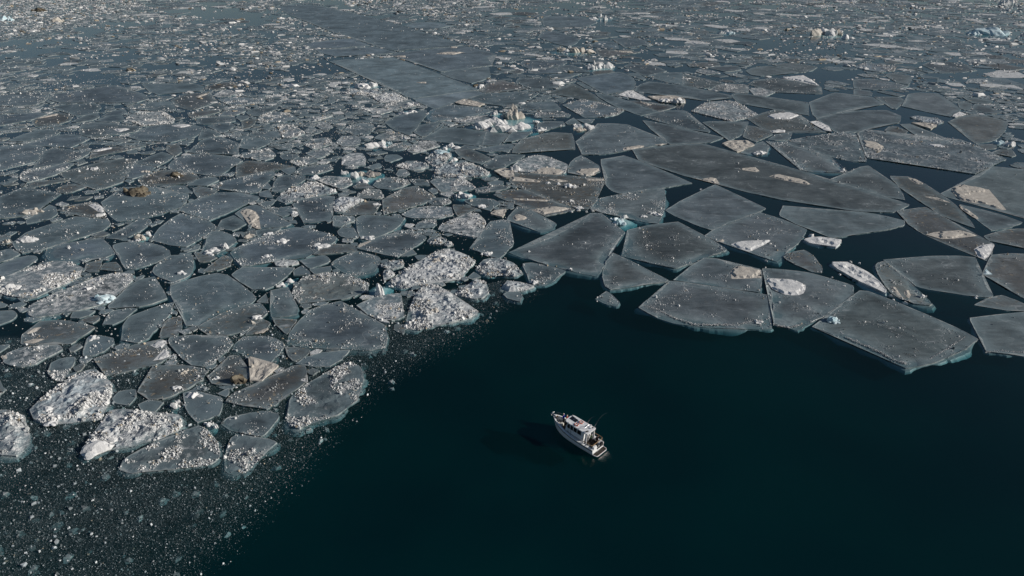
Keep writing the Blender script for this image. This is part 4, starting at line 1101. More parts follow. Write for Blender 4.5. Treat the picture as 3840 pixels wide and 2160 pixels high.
def build_floe(idx, fid, style, label, px):
    base = style[0]
    cr = int(style[1])
    flags = style[2:]
    poly = [ground(u, v) for u, v in px]
    if area(poly) < 0:
        poly = poly[::-1]
    A = abs(area(poly))
    S = math.sqrt(A)
    dist = math.hypot(*poly[0])
    step = max(0.35, min(1.6, dist / 260.0))
    outline, nrm = rough_outline(poly, step, {'r': .08, 'g': .20, 't': .26, 'm': .30, 's': .36, 'w': .46}[base] * min(1, S / 4), idx * 13)
    seed = idx * 31 + 5
    if base in 's':
        sp = max(0.30, S / 42)
        rings = [0.3, 0.8]
    elif base == 'm':
        sp = max(0.6, S / 22)
        rings = [0.25, 0.9]
    else:
        sp = max(1.0, S / 13) if base != 'w' else max(.3, S / 26)
        rings = [0.22, 1.0, 2.2]
    rings = [q for q in rings if q < S * .22]
    V, F = tri_fill(outline, sp, rings, seed)
    ed = bdist([tuple(q) for q in outline], V[:, 0], V[:, 1])
    rr = random.Random(seed)
    fb = {'r': rr.uniform(.10, .13), 'g': rr.uniform(.10, .15), 't': rr.uniform(.11, .17), 'm': rr.uniform(.12, .18), 's': rr.uniform(.22, .32), 'w': rr.uniform(.32, .45)}[base]
    z = np.full(len(V), fb)
    if base in 'gtmr':
        z += 0.05 * (1 - sstep(0.0, 0.35, ed))                      # crusted raised rim
        z += 0.02 * (fnoise(V[:, 0] / 4, V[:, 1] / 4, seed, 2) - .5)
    if base == 'm':
        z += np.maximum(0, fnoise(V[:, 0] / 1.1, V[:, 1] / 1.1, seed, 3) - .5) * .5 * sstep(0, .6, ed)
    if base == 's':
        z += (np.maximum(0, fnoise(V[:, 0] / 1.8, V[:, 1] / 1.8, seed, 4) - .45) * 1.2 + np.maximum(0, fnoise(V[:, 0] / .55, V[:, 1] / .55, seed + 3, 2) - .48) * .8) * sstep(0, .8, ed)
    if base == 'w':
        z += (fnoise(V[:, 0] / 1.1, V[:, 1] / 1.1, seed, 4) - .5) * .8 * sstep(-.2, .5, ed)
    cy0, cx0 = outline[:, 1].mean(), outline[:, 0].mean()
    wn_ = sstep(.42, .66, fnoise(V[:, 0] / 6 + idx, V[:, 1] / 6, seed + 2, 2)) * np.clip(.55 + 1.1 * (cy0 - V[:, 1]) / S - .5 * (V[:, 0] - cx0) / S, 0, 1.2)
    wash = wn_ * (1.35 if 'b' in flags else .45) * (0 if base == 'w' else 1)
    wid = min(3.4, .26 * S) * (.5 + fnoise(V[:, 0] / 4, V[:, 1] / 4, seed + 6, 2))
    z -= np.clip(wash, 0, 1) * (1 - sstep(0, 1, ed / wid)) * (fb + .09)
    nv = len(V)
    top = np.c_[V, z]
    # wall of the floe down to below the water, then the drowned ledge that spreads out from it
    nb = len(outline)
    ob = outline
    z1 = np.minimum(-.06, z[:nb] - .05)
    P1 = np.c_[ob, z1]
    bw = 0.85 if 'b' in flags else 0.10
    lw = np.clip(fnoise(ob[:, 0] / 5, ob[:, 1] / 5, seed + 9, 2) * 1.9 - .45, 0.05, 1.2) * bw * min(1.5, S / 7)
    outw = nrm
    lw = lw * np.clip(.75 - .45 * outw[:, 1], .3, 1.2)
    P2 = np.c_[ob + outw * (lw * .55)[:, None], z1 - .05 - lw * .10]
    P3 = np.c_[ob + outw * lw[:, None], z1 - .18 - lw * .40]
    # top boundary vertices are the first nb of V (same order as the outline)
    VV = np.concatenate([top, P1, P2, P3])
    i = np.arange(nb)
    j = (i + 1) % nb
    fs = [F]
    lay = [0, nv, nv + nb, nv + 2 * nb]
    for a, c in zip(lay[:-1], lay[1:]):
        fs.append(np.c_[c + i, c + j, a + j])
        fs.append(np.c_[c + i, a + j, a + i])
    FF = np.concatenate(fs)
    tv = rr.uniform(.74, 1.26)
    t = np.array(TINTS[base]) * tv * np.array([rr.uniform(.97, 1.04), 1, rr.uniform(.97, 1.04)])
    if base == 'g' and fid[0] in 'fab':
        t = t * np.array([1.06, .97, .91])
    if 't' in flags:
        t = t * np.array([1.04, .97, .90])
    n = len(VV)
    wet = np.concatenate([np.clip(wash, 0, 1) * (1 - sstep(0, 1.25, ed / wid)), np.full(nb, .5), np.full(nb, 1.0), np.full(nb, 1.0)]) * (.85 if base != 's' else .4)
    edge = np.concatenate([ed, np.full(nb, .05), np.full(nb, .5), np.full(nb, .9)])
    frost = np.full(n, FROST[base] * rr.uniform(.8, 1.2) + (0.03 * cr if base == 'g' else 0))
    fc = fnoise(VV[:, 0] / 3.2, VV[:, 1] / 3.2, seed + 4, 3)
    frost = np.clip(frost + (sstep(.50, .72, fc) - .18) * (.10 + .09 * cr) * (1 if base in 'gt' else .6), 0, 1)
    dirt = np.full(n, {'t': rr.uniform(.55, .95)}.get(base, .55 if 't' in flags else (.35 if base == 's' and rr.random() < .4 else .04)))
    if base == 'w':
        o = mesh_np('snow_slab', VV, FF, TAN if rr.random() < .72 and fid not in ('f13', 's1', 'Z22') else SNOW, None, None, False)
    else:
        o = mesh_np('ice_floe', VV, FF, ICE, None, {'tint': np.tile(t, (n, 1)) * (1 - wet)[:, None] + (np.array((.22, .28, .295)) if 'b' in flags else t * .75) * wet[:, None], 'edge': edge, 'frost': frost, 'dirt': dirt})  # unflagged drowned ledges are tinted dark as shaded undersides of thin ice
    tag(o, label, 'snow slab' if base == 'w' else 'ice floe', 'snow-covered slabs adrift among the floes' if base == 'w' else 'ice floes of the drifting pack', 'thing')
    pl = [tuple(q) for q in outline]
    floe_polys.append(pl)
    floe_obj[fid] = o
    floe_top[fid] = fb
    # ---- crumbs of snow and ice lying on it
    tri = top[F]
    ar = np.abs((tri[:, 1, 0] - tri[:, 0, 0]) * (tri[:, 2, 1] - tri[:, 0, 1]) - (tri[:, 2, 0] - tri[:, 0, 0]) * (tri[:, 1, 1] - tri[:, 0, 1])) / 2
    far = min(1.0, 120.0 / dist)
    dens = CRUMB[cr] * (2.3 if base == 's' else 2.2 if base == 'm' else 1.0)
    N = int(min(6500, A * dens * (0.5 + 2.0 * far) + (2 if cr else 0)))
    if base == 'w':
        N = int(N * .3)
    if N > 2:
        r = np.random.default_rng(seed + 77)
        ti = r.choice(len(F), N * 3, p=ar / ar.sum())
        b1, b2 = r.uniform(0, 1, N * 3), r.uniform(0, 1, N * 3)
        k = b1 + b2 > 1
        b1[k], b2[k] = 1 - b1[k], 1 - b2[k]
        Pp = tri[ti, 0] * (1 - b1 - b2)[:, None] + tri[ti, 1] * b1[:, None] + tri[ti, 2] * b2[:, None]
        cl = fnoise(Pp[:, 0] / 3.2, Pp[:, 1] / 3.2, seed + 4, 3) * 1.0 + .25 * fnoise(Pp[:, 0] / .9, Pp[:, 1] / .9, seed + 8, 2)
        edw = sstep(2.5, 0.0, bdist(pl, Pp[:, 0], Pp[:, 1])) * .12
        Pp = Pp[np.argsort(-(cl + edw + r.uniform(0, .10, len(cl))))[:N]]
        sz = (0.060 + 0.040 * r.exponential(1.0, N) + .03 * (r.pareto(2.0, N).clip(0, 12))) * (1.5 if base == 's' else 1.15 if base == 'm' else 1.0)
        sz = np.clip(sz * (0.85 + dist / 300.0), .05, .9)
        c = Chunks()
        Pp[:, 2] += sz * .04
        big = sz > .17
        col = ice_colours(N, r, .72 if base == 's' else .66 if base != 't' else .45, .0 if base == 's' else .07, .06 if base != 't' else .25)
        c.add(Pp[big], sz[big], sz[big] * r.uniform(.35, .7, big.sum()), col[big], seed)
        c.add(Pp[~big], sz[~big], sz[~big] * r.uniform(.4, .8, (~big).sum()), col[~big], seed + 1, True)
        co = c.build('snow_crumbs', o)
        if co:
            co['kind'] = 'stuff'
    return o


for q, line in enumerate(FLOES.strip().split('\n')):
    fid, style, label, ps = line.split('|')
    build_floe(q, fid, style, label, parse_poly(ps))

SNOWMAT = {'w': SNOW, 't': TAN, 'b': BLUEICE, 'd': DIRTICE}
for q, line in enumerate(PATCHES.strip().split('\n')):
    fid, st, ps = line.split('|')
    zb = floe_top[fid]
    poly = [ground(u, v, zb) for u, v in parse_poly(ps)]
    if area(poly) < 0:
        poly = poly[::-1]
    S = math.sqrt(abs(area(poly)))
    outline, nrm = rough_outline(poly, .3, .55 * min(1, S / 5), 900 + q * 7)
    V, F = tri_fill(outline, max(.35, S / 22), [d for d in (.12, .5) if d < S * .2], q + 50)
    ed = bdist([tuple(w) for w in outline], V[:, 0], V[:, 1])
    hh = min(.30, .10 + S * .025)
    z = zb + .01 + hh * sstep(-.06, .35, ed - .25 * vnoise(V[:, 0] * 1.5, V[:, 1] * 1.5, q)) * (.5 + 1.0 * fnoise(V[:, 0] / 1.6, V[:, 1] / 1.6, q, 4))
    nb = len(outline)
    VV = np.concatenate([np.c_[V, z], np.c_[outline, np.full(nb, zb - .05)]])
    i = np.arange(nb)
    j = (i + 1) % nb
    FF = np.concatenate([F, np.c_[len(V) + i, len(V) + j, j], np.c_[len(V) + i, j, i]])
    mesh_np('snow_patch', VV, FF, SNOWMAT[st], floe_obj[fid], None, False)


# washed-up crests of frost along the drowned rims
RIDGES = {'f8': [[(3318, 1330), (3361, 1352), (3400, 1363)], [(3484, 1347), (3550, 1308), (3620, 1262)], [(3170, 1262), (3260, 1300), (3320, 1330)]],
          'f6': [[(2408, 1142), (2466, 1160), (2526, 1190)], [(2605, 1216), (2684, 1218), (2771, 1216), (2828, 1200), (2860, 1200)], [(2526, 1190), (2605, 1216)]],
          'f3': [[(2270, 1066), (2293, 1082)]], 'f9': [[(3696, 1320), (3760, 1316), (3840, 1322)]], 'f7': [[(2900, 1215), (2960, 1228), (3010, 1215)]]}
for fid, lines in RIDGES.items():
    c = Chunks()
    for ln in lines:
        for (u0, v0), (u1, v1) in zip(ln[:-1], ln[1:]):
            n = int(math.hypot(u1 - u0, v1 - v0) * 2.2)
            t = rng.uniform(0, 1, n)
            sp_ = rng.normal(0, 2.2, n) * (.4 + fnoise(t * 5, t * 0 + u0, 3, 2))
            P = np.array([ground(u0 + (u1 - u0) * a, v0 + (v1 - v0) * a + d, floe_top[fid]) + (floe_top[fid] - .02,) for a, d in zip(t, sp_)])
            sz = rng.uniform(.05, .2, n)
            c.add(P, sz, sz * .5, ice_colours(n, rng, .6, .1, .0), 31)
    o = c.build('frost_crest', floe_obj[fid])
    o['kind'] = 'stuff'

# ------------------------------------------------------------------ lumps of ice, icebergs
def ico(sub):
    bm = bmesh.new()
    bmesh.ops.create_icosphere(bm, subdivisions=sub, radius=1.0)
    V = np.array([v.co[:] for v in bm.verts])
    F = np.array([[v.index for v in f.verts] for f in bm.faces])
    bm.free()
    return V, F


ICO = {2: ico(2), 3: ico(3), 4: ico(4)}


def one_lump(W, dep, H, r, sub):
    V, F = ICO[sub]
    V = V.copy()
    for k in range(13):                                   # broken faces
        n = np.array(Vector((r.uniform(-1, 1), r.uniform(-1, 1), r.uniform(-.25, 1))).normalized())
        V -= np.outer(np.maximum(0, V @ n - r.uniform(.45, .85)) * .95, n)
    ph = [r.uniform(0, 40) for _ in range(3)]
    q = (fnoise(V[:, 0] * 1.7 + ph[0] + V[:, 2], V[:, 1] * 1.7 + ph[1] - V[:, 2], 3, 3) - .5) * .55
    q += (fnoise(V[:, 0] * 6 + ph[2] + 3 * V[:, 2], V[:, 1] * 6 - 3 * V[:, 2] + ph[0], 5, 2) - .5) * .22
    V = V * (1 + q)[:, None]
    a = r.uniform(-.5, .5)
    c, s = math.cos(a), math.sin(a)
    X, Y = V[:, 0] * W * .6, V[:, 1] * dep * .6
    Z = np.where(V[:, 2] > 0, V[:, 2] * H * 1.15, V[:, 2] * H * .3)
    return np.c_[X * c - Y * s, X * s + Y * c, Z], F


def lump_mesh(px, py, w, h, zb, seed, sub=3, up=1.0, sat=(4, 7)):
    """a broken block of ice whose picture extent is about w x h photograph pixels"""
    gx, gy = ground(px, py + h * .28, zb)
    D = math.sqrt(gx * gx + gy * gy + CAM_H * CAM_H)
    mpp = D / FPX
    W = w * mpp
    sd = CAM_H / D
    cd = math.sqrt(1 - sd * sd)
    dep = W * .72
    H = (h * mpp - dep * sd * .9) / cd
    H = max(.20 * W, min(.8 * W, H)) * up
    W *= up ** .6
    r = random.Random(seed)
    V, F = one_lump(W * .8, dep * .8, H, r, sub)
    VS, FS, n = [V], [F], len(V)
    for k in range(r.randint(*sat)):
        a = r.uniform(0, 6.28)
        m = r.uniform(.18, .5)
        v, f = one_lump(W * m, dep * m, H * r.uniform(.35, .9), r, 2)
        VS.append(v + np.array([math.cos(a) * W * .40, math.sin(a) * dep * .42, 0]))
        FS.append(f + n)
        n += len(v)
    return np.concatenate(VS) + np.array([gx, gy, zb]), np.concatenate(FS)


for q, line in enumerate(BLOCKS.strip().split('\n')):
    fid, ls = line.split('|')
    x, y, w, h, st = ls.split(',')
    V, F = lump_mesh(float(x), float(y), float(w), float(h), floe_top[fid], 300 + q, 3 if float(w) > 25 else 2)
    mesh_np('ice_block', V, F, SNOWMAT[st], floe_obj[fid], None, False)

for q, line in enumerate(BERGS.strip().split('\n')):
    label, foot, lumps = line.split('|')
    fp = parse_poly(foot)
    poly = [ground(u, v) for u, v in fp]
    if area(poly) < 0:
        poly = poly[::-1]
    cx = sum(p[0] for p in poly) / len(poly)
    cy = sum(p[1] for p in poly) / len(poly)
    root = bpy.data.objects.new('iceberg', None)
    root.location = (cx, cy, 0)
    root.empty_display_size = .5
    link(root)
    tag(root, label, 'iceberg', 'small icebergs frozen into the pack')
    mw = Vector((cx, cy, 0))
    # drowned foot
    poly = [(cx + (a - cx) * 1.16, cy + (c - cy) * 1.16) for a, c in poly]
    S = math.sqrt(abs(area(poly)))
    outline, nrm = rough_outline(poly, max(.5, S / 14), .3 * min(1, S / 6), 70 + q)
    V, F = tri_fill(outline, max(.6, S / 10), [S * .06], q)
    ed = bdist([tuple(w) for w in outline], V[:, 0], V[:, 1])
    z = -0.62 + .50 * sstep(0, S * .30, ed) + .2 * (fnoise(V[:, 0], V[:, 1], q, 3) - .5) - .02
    nb = len(outline)
    VV = np.concatenate([np.c_[V, z], np.c_[outline + nrm * .3, np.full(nb, -2.2)]]) - np.array([cx, cy, 0])
    i = np.arange(nb)
    j = (i + 1) % nb
    FF = np.concatenate([F, np.c_[len(V) + i, len(V) + j, j], np.c_[len(V) + i, j, i]])
    mesh_np('submerged_foot', VV, FF, FOOTICE, root, None, True)
    floe_polys.append([tuple(w) for w in outline])
    for k, ls in enumerate(lumps.split()):
        x, y, w, h, st = ls.split(',')
        V, F = lump_mesh(float(x), float(y), float(w), float(h), 0.0, 500 + q * 9 + k, 4 if float(w) > 50 else 3, 1.22 if q == 0 else 1.15, (2, 3))
        mesh_np('ice_hump', V - np.array([cx, cy, 0]), F, SNOWMAT[st], root, None, False)

# ------------------------------------------------------------------ the rest of the pack: broken cells between and beyond
LIM = [(-600, 1450), (300, 1480), (900, 1500), (1180, 1400), (1350, 1300), (1560, 1210), (1750, 1130), (1890, 1050), (1930, 700), (1990, 520), (2100, 400), (2500, 350), (3000, 335), (3500, 340), (3640, 430), (3760, 560), (3850, 640), (4500, 650)]
LU = np.array([a for a, _ in LIM])
LV = np.array([c for _, c in LIM])


def spacing_at(x, y, u, v):
    s = np.where(v > 620, 2.0, np.where(v > 330, np.where((u > 800) & (u < 1950), 2.2, 3.2), 7.0))
    s = np.where((v <= 330) & (v > 120) & (u > 500) & (u < 1500), 3.4, s)
    s = np.where((v <= 60), 8.5, s)
    s = np.where((v < 330) & (u > 1900), s * 1.35, s)
    s = np.where((v < 150) & (u < 500), 3.2, s)
    return s * np.exp((fnoise(x / 38, y / 38, 3, 2) - .5) * 1.7)


def seeds():
    # candidate points, uniform on the sea, thinned to the wanted spacing
    N = 260000
    yy = np.sqrt(rng.uniform(85.0 ** 2, 760.0 ** 2, N))
    xx = rng.uniform(-.86, .86, N) * (yy + 20)
    P = np.c_[xx, yy, np.zeros(N)]
    u, v, f = to_px(P)
    ok = (v < np.interp(u, LU, LV)) & (u > -350) & (u < 4190)
    xx, yy, u, v = xx[ok], yy[ok], u[ok], v[ok]
    s = spacing_at(xx, yy, u, v)
    blocked = np.zeros(len(xx), bool)
    for pl in floe_polys:
        a = np.array(pl)
        x0, y0 = a.min(0)
        x1, y1 = a.max(0)
        k = np.where((xx > x0) & (xx < x1) & (yy > y0) & (yy < y1) & ~blocked)[0]
        if len(k):
            blocked[k[inside(pl, xx[k], yy[k])]] = True
    ok = ~blocked
    xx, yy, s, v = xx[ok], yy[ok], s[ok], v[ok]
    # boundary posts of placed floes
    posts = []
    for pl in floe_polys:
        a = np.array(pl)
        t = np.roll(a, -1, 0) - np.roll(a, 1, 0)
        t /= np.maximum(np.hypot(t[:, 0], t[:, 1]), 1e-6)[:, None]
        nn = np.c_[-t[:, 1], t[:, 0]]
        q = a + nn * .45
        last = None
        for w in q:
            if last is None or np.hypot(*(w - last)) > .8:
                posts.append(w)
                last = w
    posts = np.array(posts)
    kd = kdtree.KDTree(len(posts))
    for i, w in enumerate(posts):
        kd.insert((w[0], w[1], 0), i)
    kd.balance()
    cell = 1.2
    grid = {}
    keep = []
    for i in range(len(xx)):
        x, y, r = xx[i], yy[i], s[i] * .80
        gx, gy = int(x // cell), int(y // cell)
        m = int(r // cell) + 1
        hit = False
        for a in range(gx - m, gx + m + 1):
            for c in range(gy - m, gy + m + 1):
                for (ox, oy) in grid.get((a, c), ()):
                    if (ox - x) ** 2 + (oy - y) ** 2 < r * r:
                        hit = True
                        break
                if hit:
                    break
            if hit:
                break
        if hit:
            continue
        if kd.find((x, y, 0))[2] < .55:
            continue
        grid.setdefault((gx, gy), []).append((x, y))
        keep.append(i)
    keep = np.array(keep)
    return np.c_[xx[keep], yy[keep]], s[keep], v[keep], posts


def voronoi_cells(P, nfree):
    res = delaunay_2d_cdt([Vector(p) for p in P], [], [], 0, 1e-6, True)
    V = np.array([(v.x, v.y) for v in res[0]])
    orig = [o[0] if o else -1 for o in res[3]]
    T = np.array(res[2])
    a, b, c = V[T[:, 0]], V[T[:, 1]], V[T[:, 2]]
    d = 2 * (a[:, 0] * (b[:, 1] - c[:, 1]) + b[:, 0] * (c[:, 1] - a[:, 1]) + c[:, 0] * (a[:, 1] - b[:, 1]))
    d = np.where(np.abs(d) < 1e-9, 1e-9, d)
    a2, b2, c2 = (a ** 2).sum(1), (b ** 2).sum(1), (c ** 2).sum(1)
    ux = (a2 * (b[:, 1] - c[:, 1]) + b2 * (c[:, 1] - a[:, 1]) + c2 * (a[:, 1] - b[:, 1])) / d
    uy = (a2 * (c[:, 0] - b[:, 0]) + b2 * (a[:, 0] - c[:, 0]) + c2 * (b[:, 0] - a[:, 0])) / d
    cells = {}
    for k, t in enumerate(T):
        for w in t:
            o = orig[w]
            if 0 <= o < nfree:
                cells.setdefault(o, []).append(k)
    return cells, np.c_[ux, uy]


FP, FS, FV, posts = seeds()
STR = np.array([1.0, 1.35])
cells, CC = voronoi_cells(np.concatenate([FP, posts]) * STR, len(FP))
CC = CC / STR
VV, FF, TT, EE, FR, DD = [], [], [], [], [], []
nv = 0
cell_list = []
lead = fnoise(FP[:, 0] / 30 + 5, FP[:, 1] / 45, 21, 3)
lead2 = np.abs(fnoise(FP[:, 0] / 60 + 3, FP[:, 1] / 60, 33, 2) - .5)
for o, ks in cells.items():
    q = CC[ks]
    c0 = FP[o]
    if len(q) < 3:
        continue
    d = np.hypot(q[:, 0] - c0[0], q[:, 1] - c0[1])
    if d.max() > 2.2 * FS[o] + 1:
        lim = 1.3 * FS[o]
        q = c0 + (q - c0) * np.minimum(1, lim / np.maximum(d, 1e-6))[:, None]
    near = FV[o] > 560
    drop = .58 if near else (.24 if FV[o] > 300 else .26)
    if rng.uniform() < drop or lead2[o] < (.020 if FV[o] < 330 else .006) or lead[o] > (.63 if FV[o] < 300 else .71):
        continue
    q = q[np.argsort(np.arctan2(q[:, 1] - c0[1], q[:, 0] - c0[0]))]
    cen = q.mean(0)
    # gap between neighbours
    sz = np.sqrt(max(.05, abs(area([tuple(w) for w in q]))))
    if sz < .5:
        continue
    gap = rng.uniform(.03, .22) * min(1.6, sz * .3)
    q = cen + (q - cen) * max(.4, 1 - 2 * gap / sz)
    # cut the corners unevenly
    n = len(q)
    cut = rng.uniform(.02, .16, n)[:, None]
    nx = np.roll(q, -1, 0)
    a = q * (1 - cut) + nx * cut
    b = q * cut + nx * (1 - cut)
    q = np.stack([a, b], 1).reshape(-1, 2)
    q = q + rng.normal(0, .04 * sz, q.shape)
    n = len(q)
    fbd = rng.uniform(.06, .2)
    inn = cen + (q - cen) * max(.55, 1 - .5 / sz)
    V = np.concatenate([np.c_[q, np.full(n, -.10)], np.c_[q, np.full(n, fbd)], np.c_[inn, np.full(n, fbd)], [[cen[0], cen[1], fbd]]])
    i = np.arange(n)
    j = (i + 1) % n
    F = np.concatenate([np.c_[i, j, n + j], np.c_[i, n + j, n + i], np.c_[n + i, n + j, 2 * n + j], np.c_[n + i, 2 * n + j, 2 * n + i], np.c_[2 * n + i, 2 * n + j, np.full(n, 3 * n)]])
    VV.append(V)
    FF.append(F + nv)
    nv += len(V)
    kind = rng.uniform()
    g = rng.uniform(.85, 1.25)
    small = sz < 2.6
    if kind < (.07 if FV[o] > 330 else .11):
        t, fr, di = np.array((.38, .38, .37)), .9, .15
    elif kind < .20:
        t, fr, di = np.array((.110, .118, .121)) * g, .25, rng.uniform(.2, .6)
    elif kind < (.70 if small else .38):
        t, fr, di = np.array((.145, .180, .200)) * g, rng.uniform(.4, .72), .05
    else:
        t, fr, di = np.array((.108, .143, .164)) * g, rng.uniform(.08, .25), .05
    TT.append(np.tile(t, (len(V), 1)))
    EE.append(np.concatenate([np.full(n, .08), np.full(n, .08), np.full(n, .45), [sz * .4]]))
    FR.append(np.full(len(V), fr))
    DD.append(np.full(len(V), di))
    cell_list.append((cen, sz, fbd, fr, FV[o], q))
pack = mesh_np('pack_ice', np.concatenate(VV), np.concatenate(FF), ICE, None,
               {'tint': np.concatenate(TT), 'edge': np.concatenate(EE), 'frost': np.concatenate(FR), 'dirt': np.concatenate(DD)})
tag(pack, 'countless small grey and white broken pieces of pack ice between and beyond the larger floes', 'pack ice', kind='stuff')

# crumbs and blocks lying on those pieces
ch = Chunks()
P, SZ = [], []
for cen, sz, fbd, fr, v, q in cell_list:
    far = v < 330
    lam = sz * sz * (1.7 * fr + .04) * (.25 if far else 2.6)
    k = min(90, rng.poisson(min(70, lam)))
    if not k:
        continue
    n = len(q)
    a = rng.integers(0, n, k)
    w = np.sqrt(rng.uniform(0, 1, k)) * .96
    m = rng.uniform(0, 1, k)
    e = q[a] * (1 - m)[:, None] + q[(a + 1) % n] * m[:, None]
    pts = cen + (e - cen) * w[:, None]
    P.append(np.c_[pts, np.full(k, fbd)])
    SZ.append(np.clip(rng.exponential(.18 if far else .09, k) + (.18 if far else .08), .1, 1.3))
P = np.concatenate(P)
SZ = np.concatenate(SZ)
ch.add(P, SZ, SZ * rng.uniform(.25, .55, len(P)), ice_colours(len(P), rng, .78, .04, .08), 4)
# ridged rubble of the far pack, in drifts along the floe edges
N = 90000
yy = np.sqrt(rng.uniform(200.0 ** 2, 740.0 ** 2, N))
xx = rng.uniform(-.82, .82, N) * (yy + 20)
u, v, f = to_px(np.c_[xx, yy, np.zeros(N)])
rid = 1 - np.abs(fnoise(xx / 34, yy / 50, 61, 3) - .5) * 16
den = np.maximum(0, rid) * 1.3 + .012
den += sstep(.60, .70, fnoise(xx / 16, yy / 20, 71, 3)) * .8
den += np.where((u > 650) & (u < 1500) & (v > 90) & (v < 420), .30, 0)
den += np.where((u < 520) & (v < 155 - .25 * u), 1.6, 0)                           # slush field, far left corner
den += np.where((u > 1290) & (u < 1800) & (v < 20 + (u - 1290) * .14), .9, 0)
den += np.where((u > 2900) & (v < 190) & (v > 10), .35, 0)
smooth_lead = np.zeros(N, bool)
for line in FLOES.strip().split('\n'):
    if line.split('|')[0] in ('E1', 'E2a', 'E2b', 'E3', 'E4', 'E5', 'E6', 'E7', 'Z8', 'Z24', 'a1', 'a2', 'Z34', 'Z33', 'W10', 'W17', 'b1', 'a12', 'a14', 'W2', 'W7', 'Y1', 'Y2', 'Z10', 'Z12', 'Z25', 'Z27', 'Z32', 'W1', 'a8', 'a13'):
        pp = parse_poly(line.split('|')[3])
        smooth_lead |= inside(pp, u, v)
ok = (rng.uniform(0, 1, N) < den * .5) & (v < np.interp(u, LU, LV)) & (v < 420) & ~smooth_lead
xx, yy, u, v = xx[ok], yy[ok], u[ok], v[ok]
n = len(xx)
sz = np.clip(.35 + rng.exponential(.50, n), .35, 3.6)
ch.add(np.c_[xx, yy, np.full(n, .05)], sz, sz * rng.uniform(.14, .34, n), ice_colours(n, rng, .80, .04, .11), 5, False, 1.9)
rub = ch.build('ice_rubble')
tag(rub, 'scattered white and cream crumbs and blocks of ice strewn over the pack', 'ice rubble', kind='stuff')

# ------------------------------------------------------------------ brash ice: slush of small bits in the water
BR = [(-300, 2400), (-300, 1250), (700, 1300), (1300, 1150), (1900, 1050), (2050, 1085), (2050, 1105), (1885, 1185), (1818, 1265), (1670, 1345), (1431, 1490), (1297, 1640), (1192, 1790), (1043, 1940), (835, 2160), (700, 2400)]
EDGE = np.array([ground(*p) for p in BR[5:]])
kd = []


def edge_dist(x, y):
    d = np.full(len(x), 1e9)
    for a, c in zip(EDGE[:-1], EDGE[1:]):
        e = c - a
        t = np.clip(((x - a[0]) * e[0] + (y - a[1]) * e[1]) / (e @ e), 0, 1)
        d = np.minimum(d, np.hypot(x - a[0] - t * e[0], y - a[1] - t * e[1]))
    return d


brash = Chunks()
N = 600000
xx = rng.uniform(-112, 12, N)
yy = rng.uniform(44, 150, N)
u, v, f = to_px(np.c_[xx, yy, np.zeros(N)])
ok = inside(BR, u, v) & (u > -120) & (v < 2260)
xx, yy, u, v = xx[ok], yy[ok], u[ok], v[ok]
ed = edge_dist(xx, yy)
den = sstep(-.5, 9.0, ed) * (.25 + 1.3 * fnoise((xx * .8 + yy * .6) / 12, (yy * .8 - xx * .6) / 3.5, 41, 4)) + .03
ok = rng.uniform(0, 1, len(xx)) < den
xx, yy, u, v, ed = xx[ok], yy[ok], u[ok], v[ok], ed[ok]
n = len(xx)
sz = .04 + rng.exponential(.040, n)
z = -rng.exponential(.12, n) + .01
brash.add(np.c_[xx, yy, z], sz, sz * rng.uniform(.3, .7, n), ice_colours(n, rng, .09, .42, .012) * np.array((.58, .66, .71)), 6, True)
# larger pieces in the slush
k = rng.choice(n, 3000, replace=False)
sz = np.clip(.11 + rng.exponential(.10, len(k)), .11, .9) * (1.0 + .5 * sstep(10, 30, ed[k]))
brash.add(np.c_[xx[k], yy[k], -rng.exponential(.12, len(k)) + .03], sz, sz * rng.uniform(.22, .5, len(k)), ice_colours(len(k), rng, .22, .25, .04) * np.array((.9, .96, 1)), 8)
k = rng.choice(n, 260, replace=False)
sz = rng.uniform(.7, 1.7, len(k))
brash.add(np.c_[xx[k], yy[k], np.full(len(k), -.30) - rng.uniform(0, .35, len(k))], sz, sz * rng.uniform(.15, .3, len(k)), ice_colours(len(k), rng, .2, .1, .0) * .8, 9)
gx = np.arange(-116, 14, 1.3)
gy = np.arange(44, 152, 1.3)
GX, GY = np.meshgrid(gx, gy)
X, Y = GX.ravel(), GY.ravel()
su, sv_, f = to_px(np.c_[X, Y, np.zeros(len(X))])
ins = inside(BR, su, sv_)
sed = np.where(ins, edge_dist(X, Y), 0)
al = sstep(0, 16, sed) * (.35 + 1.0 * fnoise((X * .8 + Y * .6) / 12, (Y * .8 - X * .6) / 3.5, 41, 4))
w_, h_ = len(gx), len(gy)
a_ = (np.arange(h_ - 1)[:, None] * w_ + np.arange(w_ - 1)[None]).ravel()
Fq = np.concatenate([np.c_[a_, a_ + 1, a_ + w_ + 1], np.c_[a_, a_ + w_ + 1, a_ + w_]])
Fq = Fq[(al[Fq] > 0).any(1)]
SLUSH, nt_ = new_mat('frazil_slush')
b_ = NB(nt_)
nz_ = b_.noise(b_.pos(), 3.5, 6, .7)
pr_ = b_.n('ShaderNodeBsdfPrincipled')
b_.val(pr_.inputs['Base Color'], b_.mix(nz_, (.10, .11, .115, 1), (.26, .28, .29, 1)))
pr_.inputs['Roughness'].default_value = .8
b_.lk(b_.math('MULTIPLY', b_.attr('cover'), b_.ramp(nz_, .40, .62, .08, .36), clamp=True), pr_.inputs['Alpha'])
b_.out(pr_.outputs[0])
so = mesh_np('slush', np.c_[X, Y, np.full(len(X), -.13) + .03 * fnoise(X / 2, Y / 2, 2, 2)], Fq, SLUSH, None, {'cover': al}, True)
tag(so, 'thin milky film of frazil slush under the small ice bits at the lower left', 'slush', kind='stuff')
bo = brash.build('brash_ice')
tag(bo, 'dark slush of countless small ice bits fringing the floes at the lower left', 'brash ice', kind='stuff')

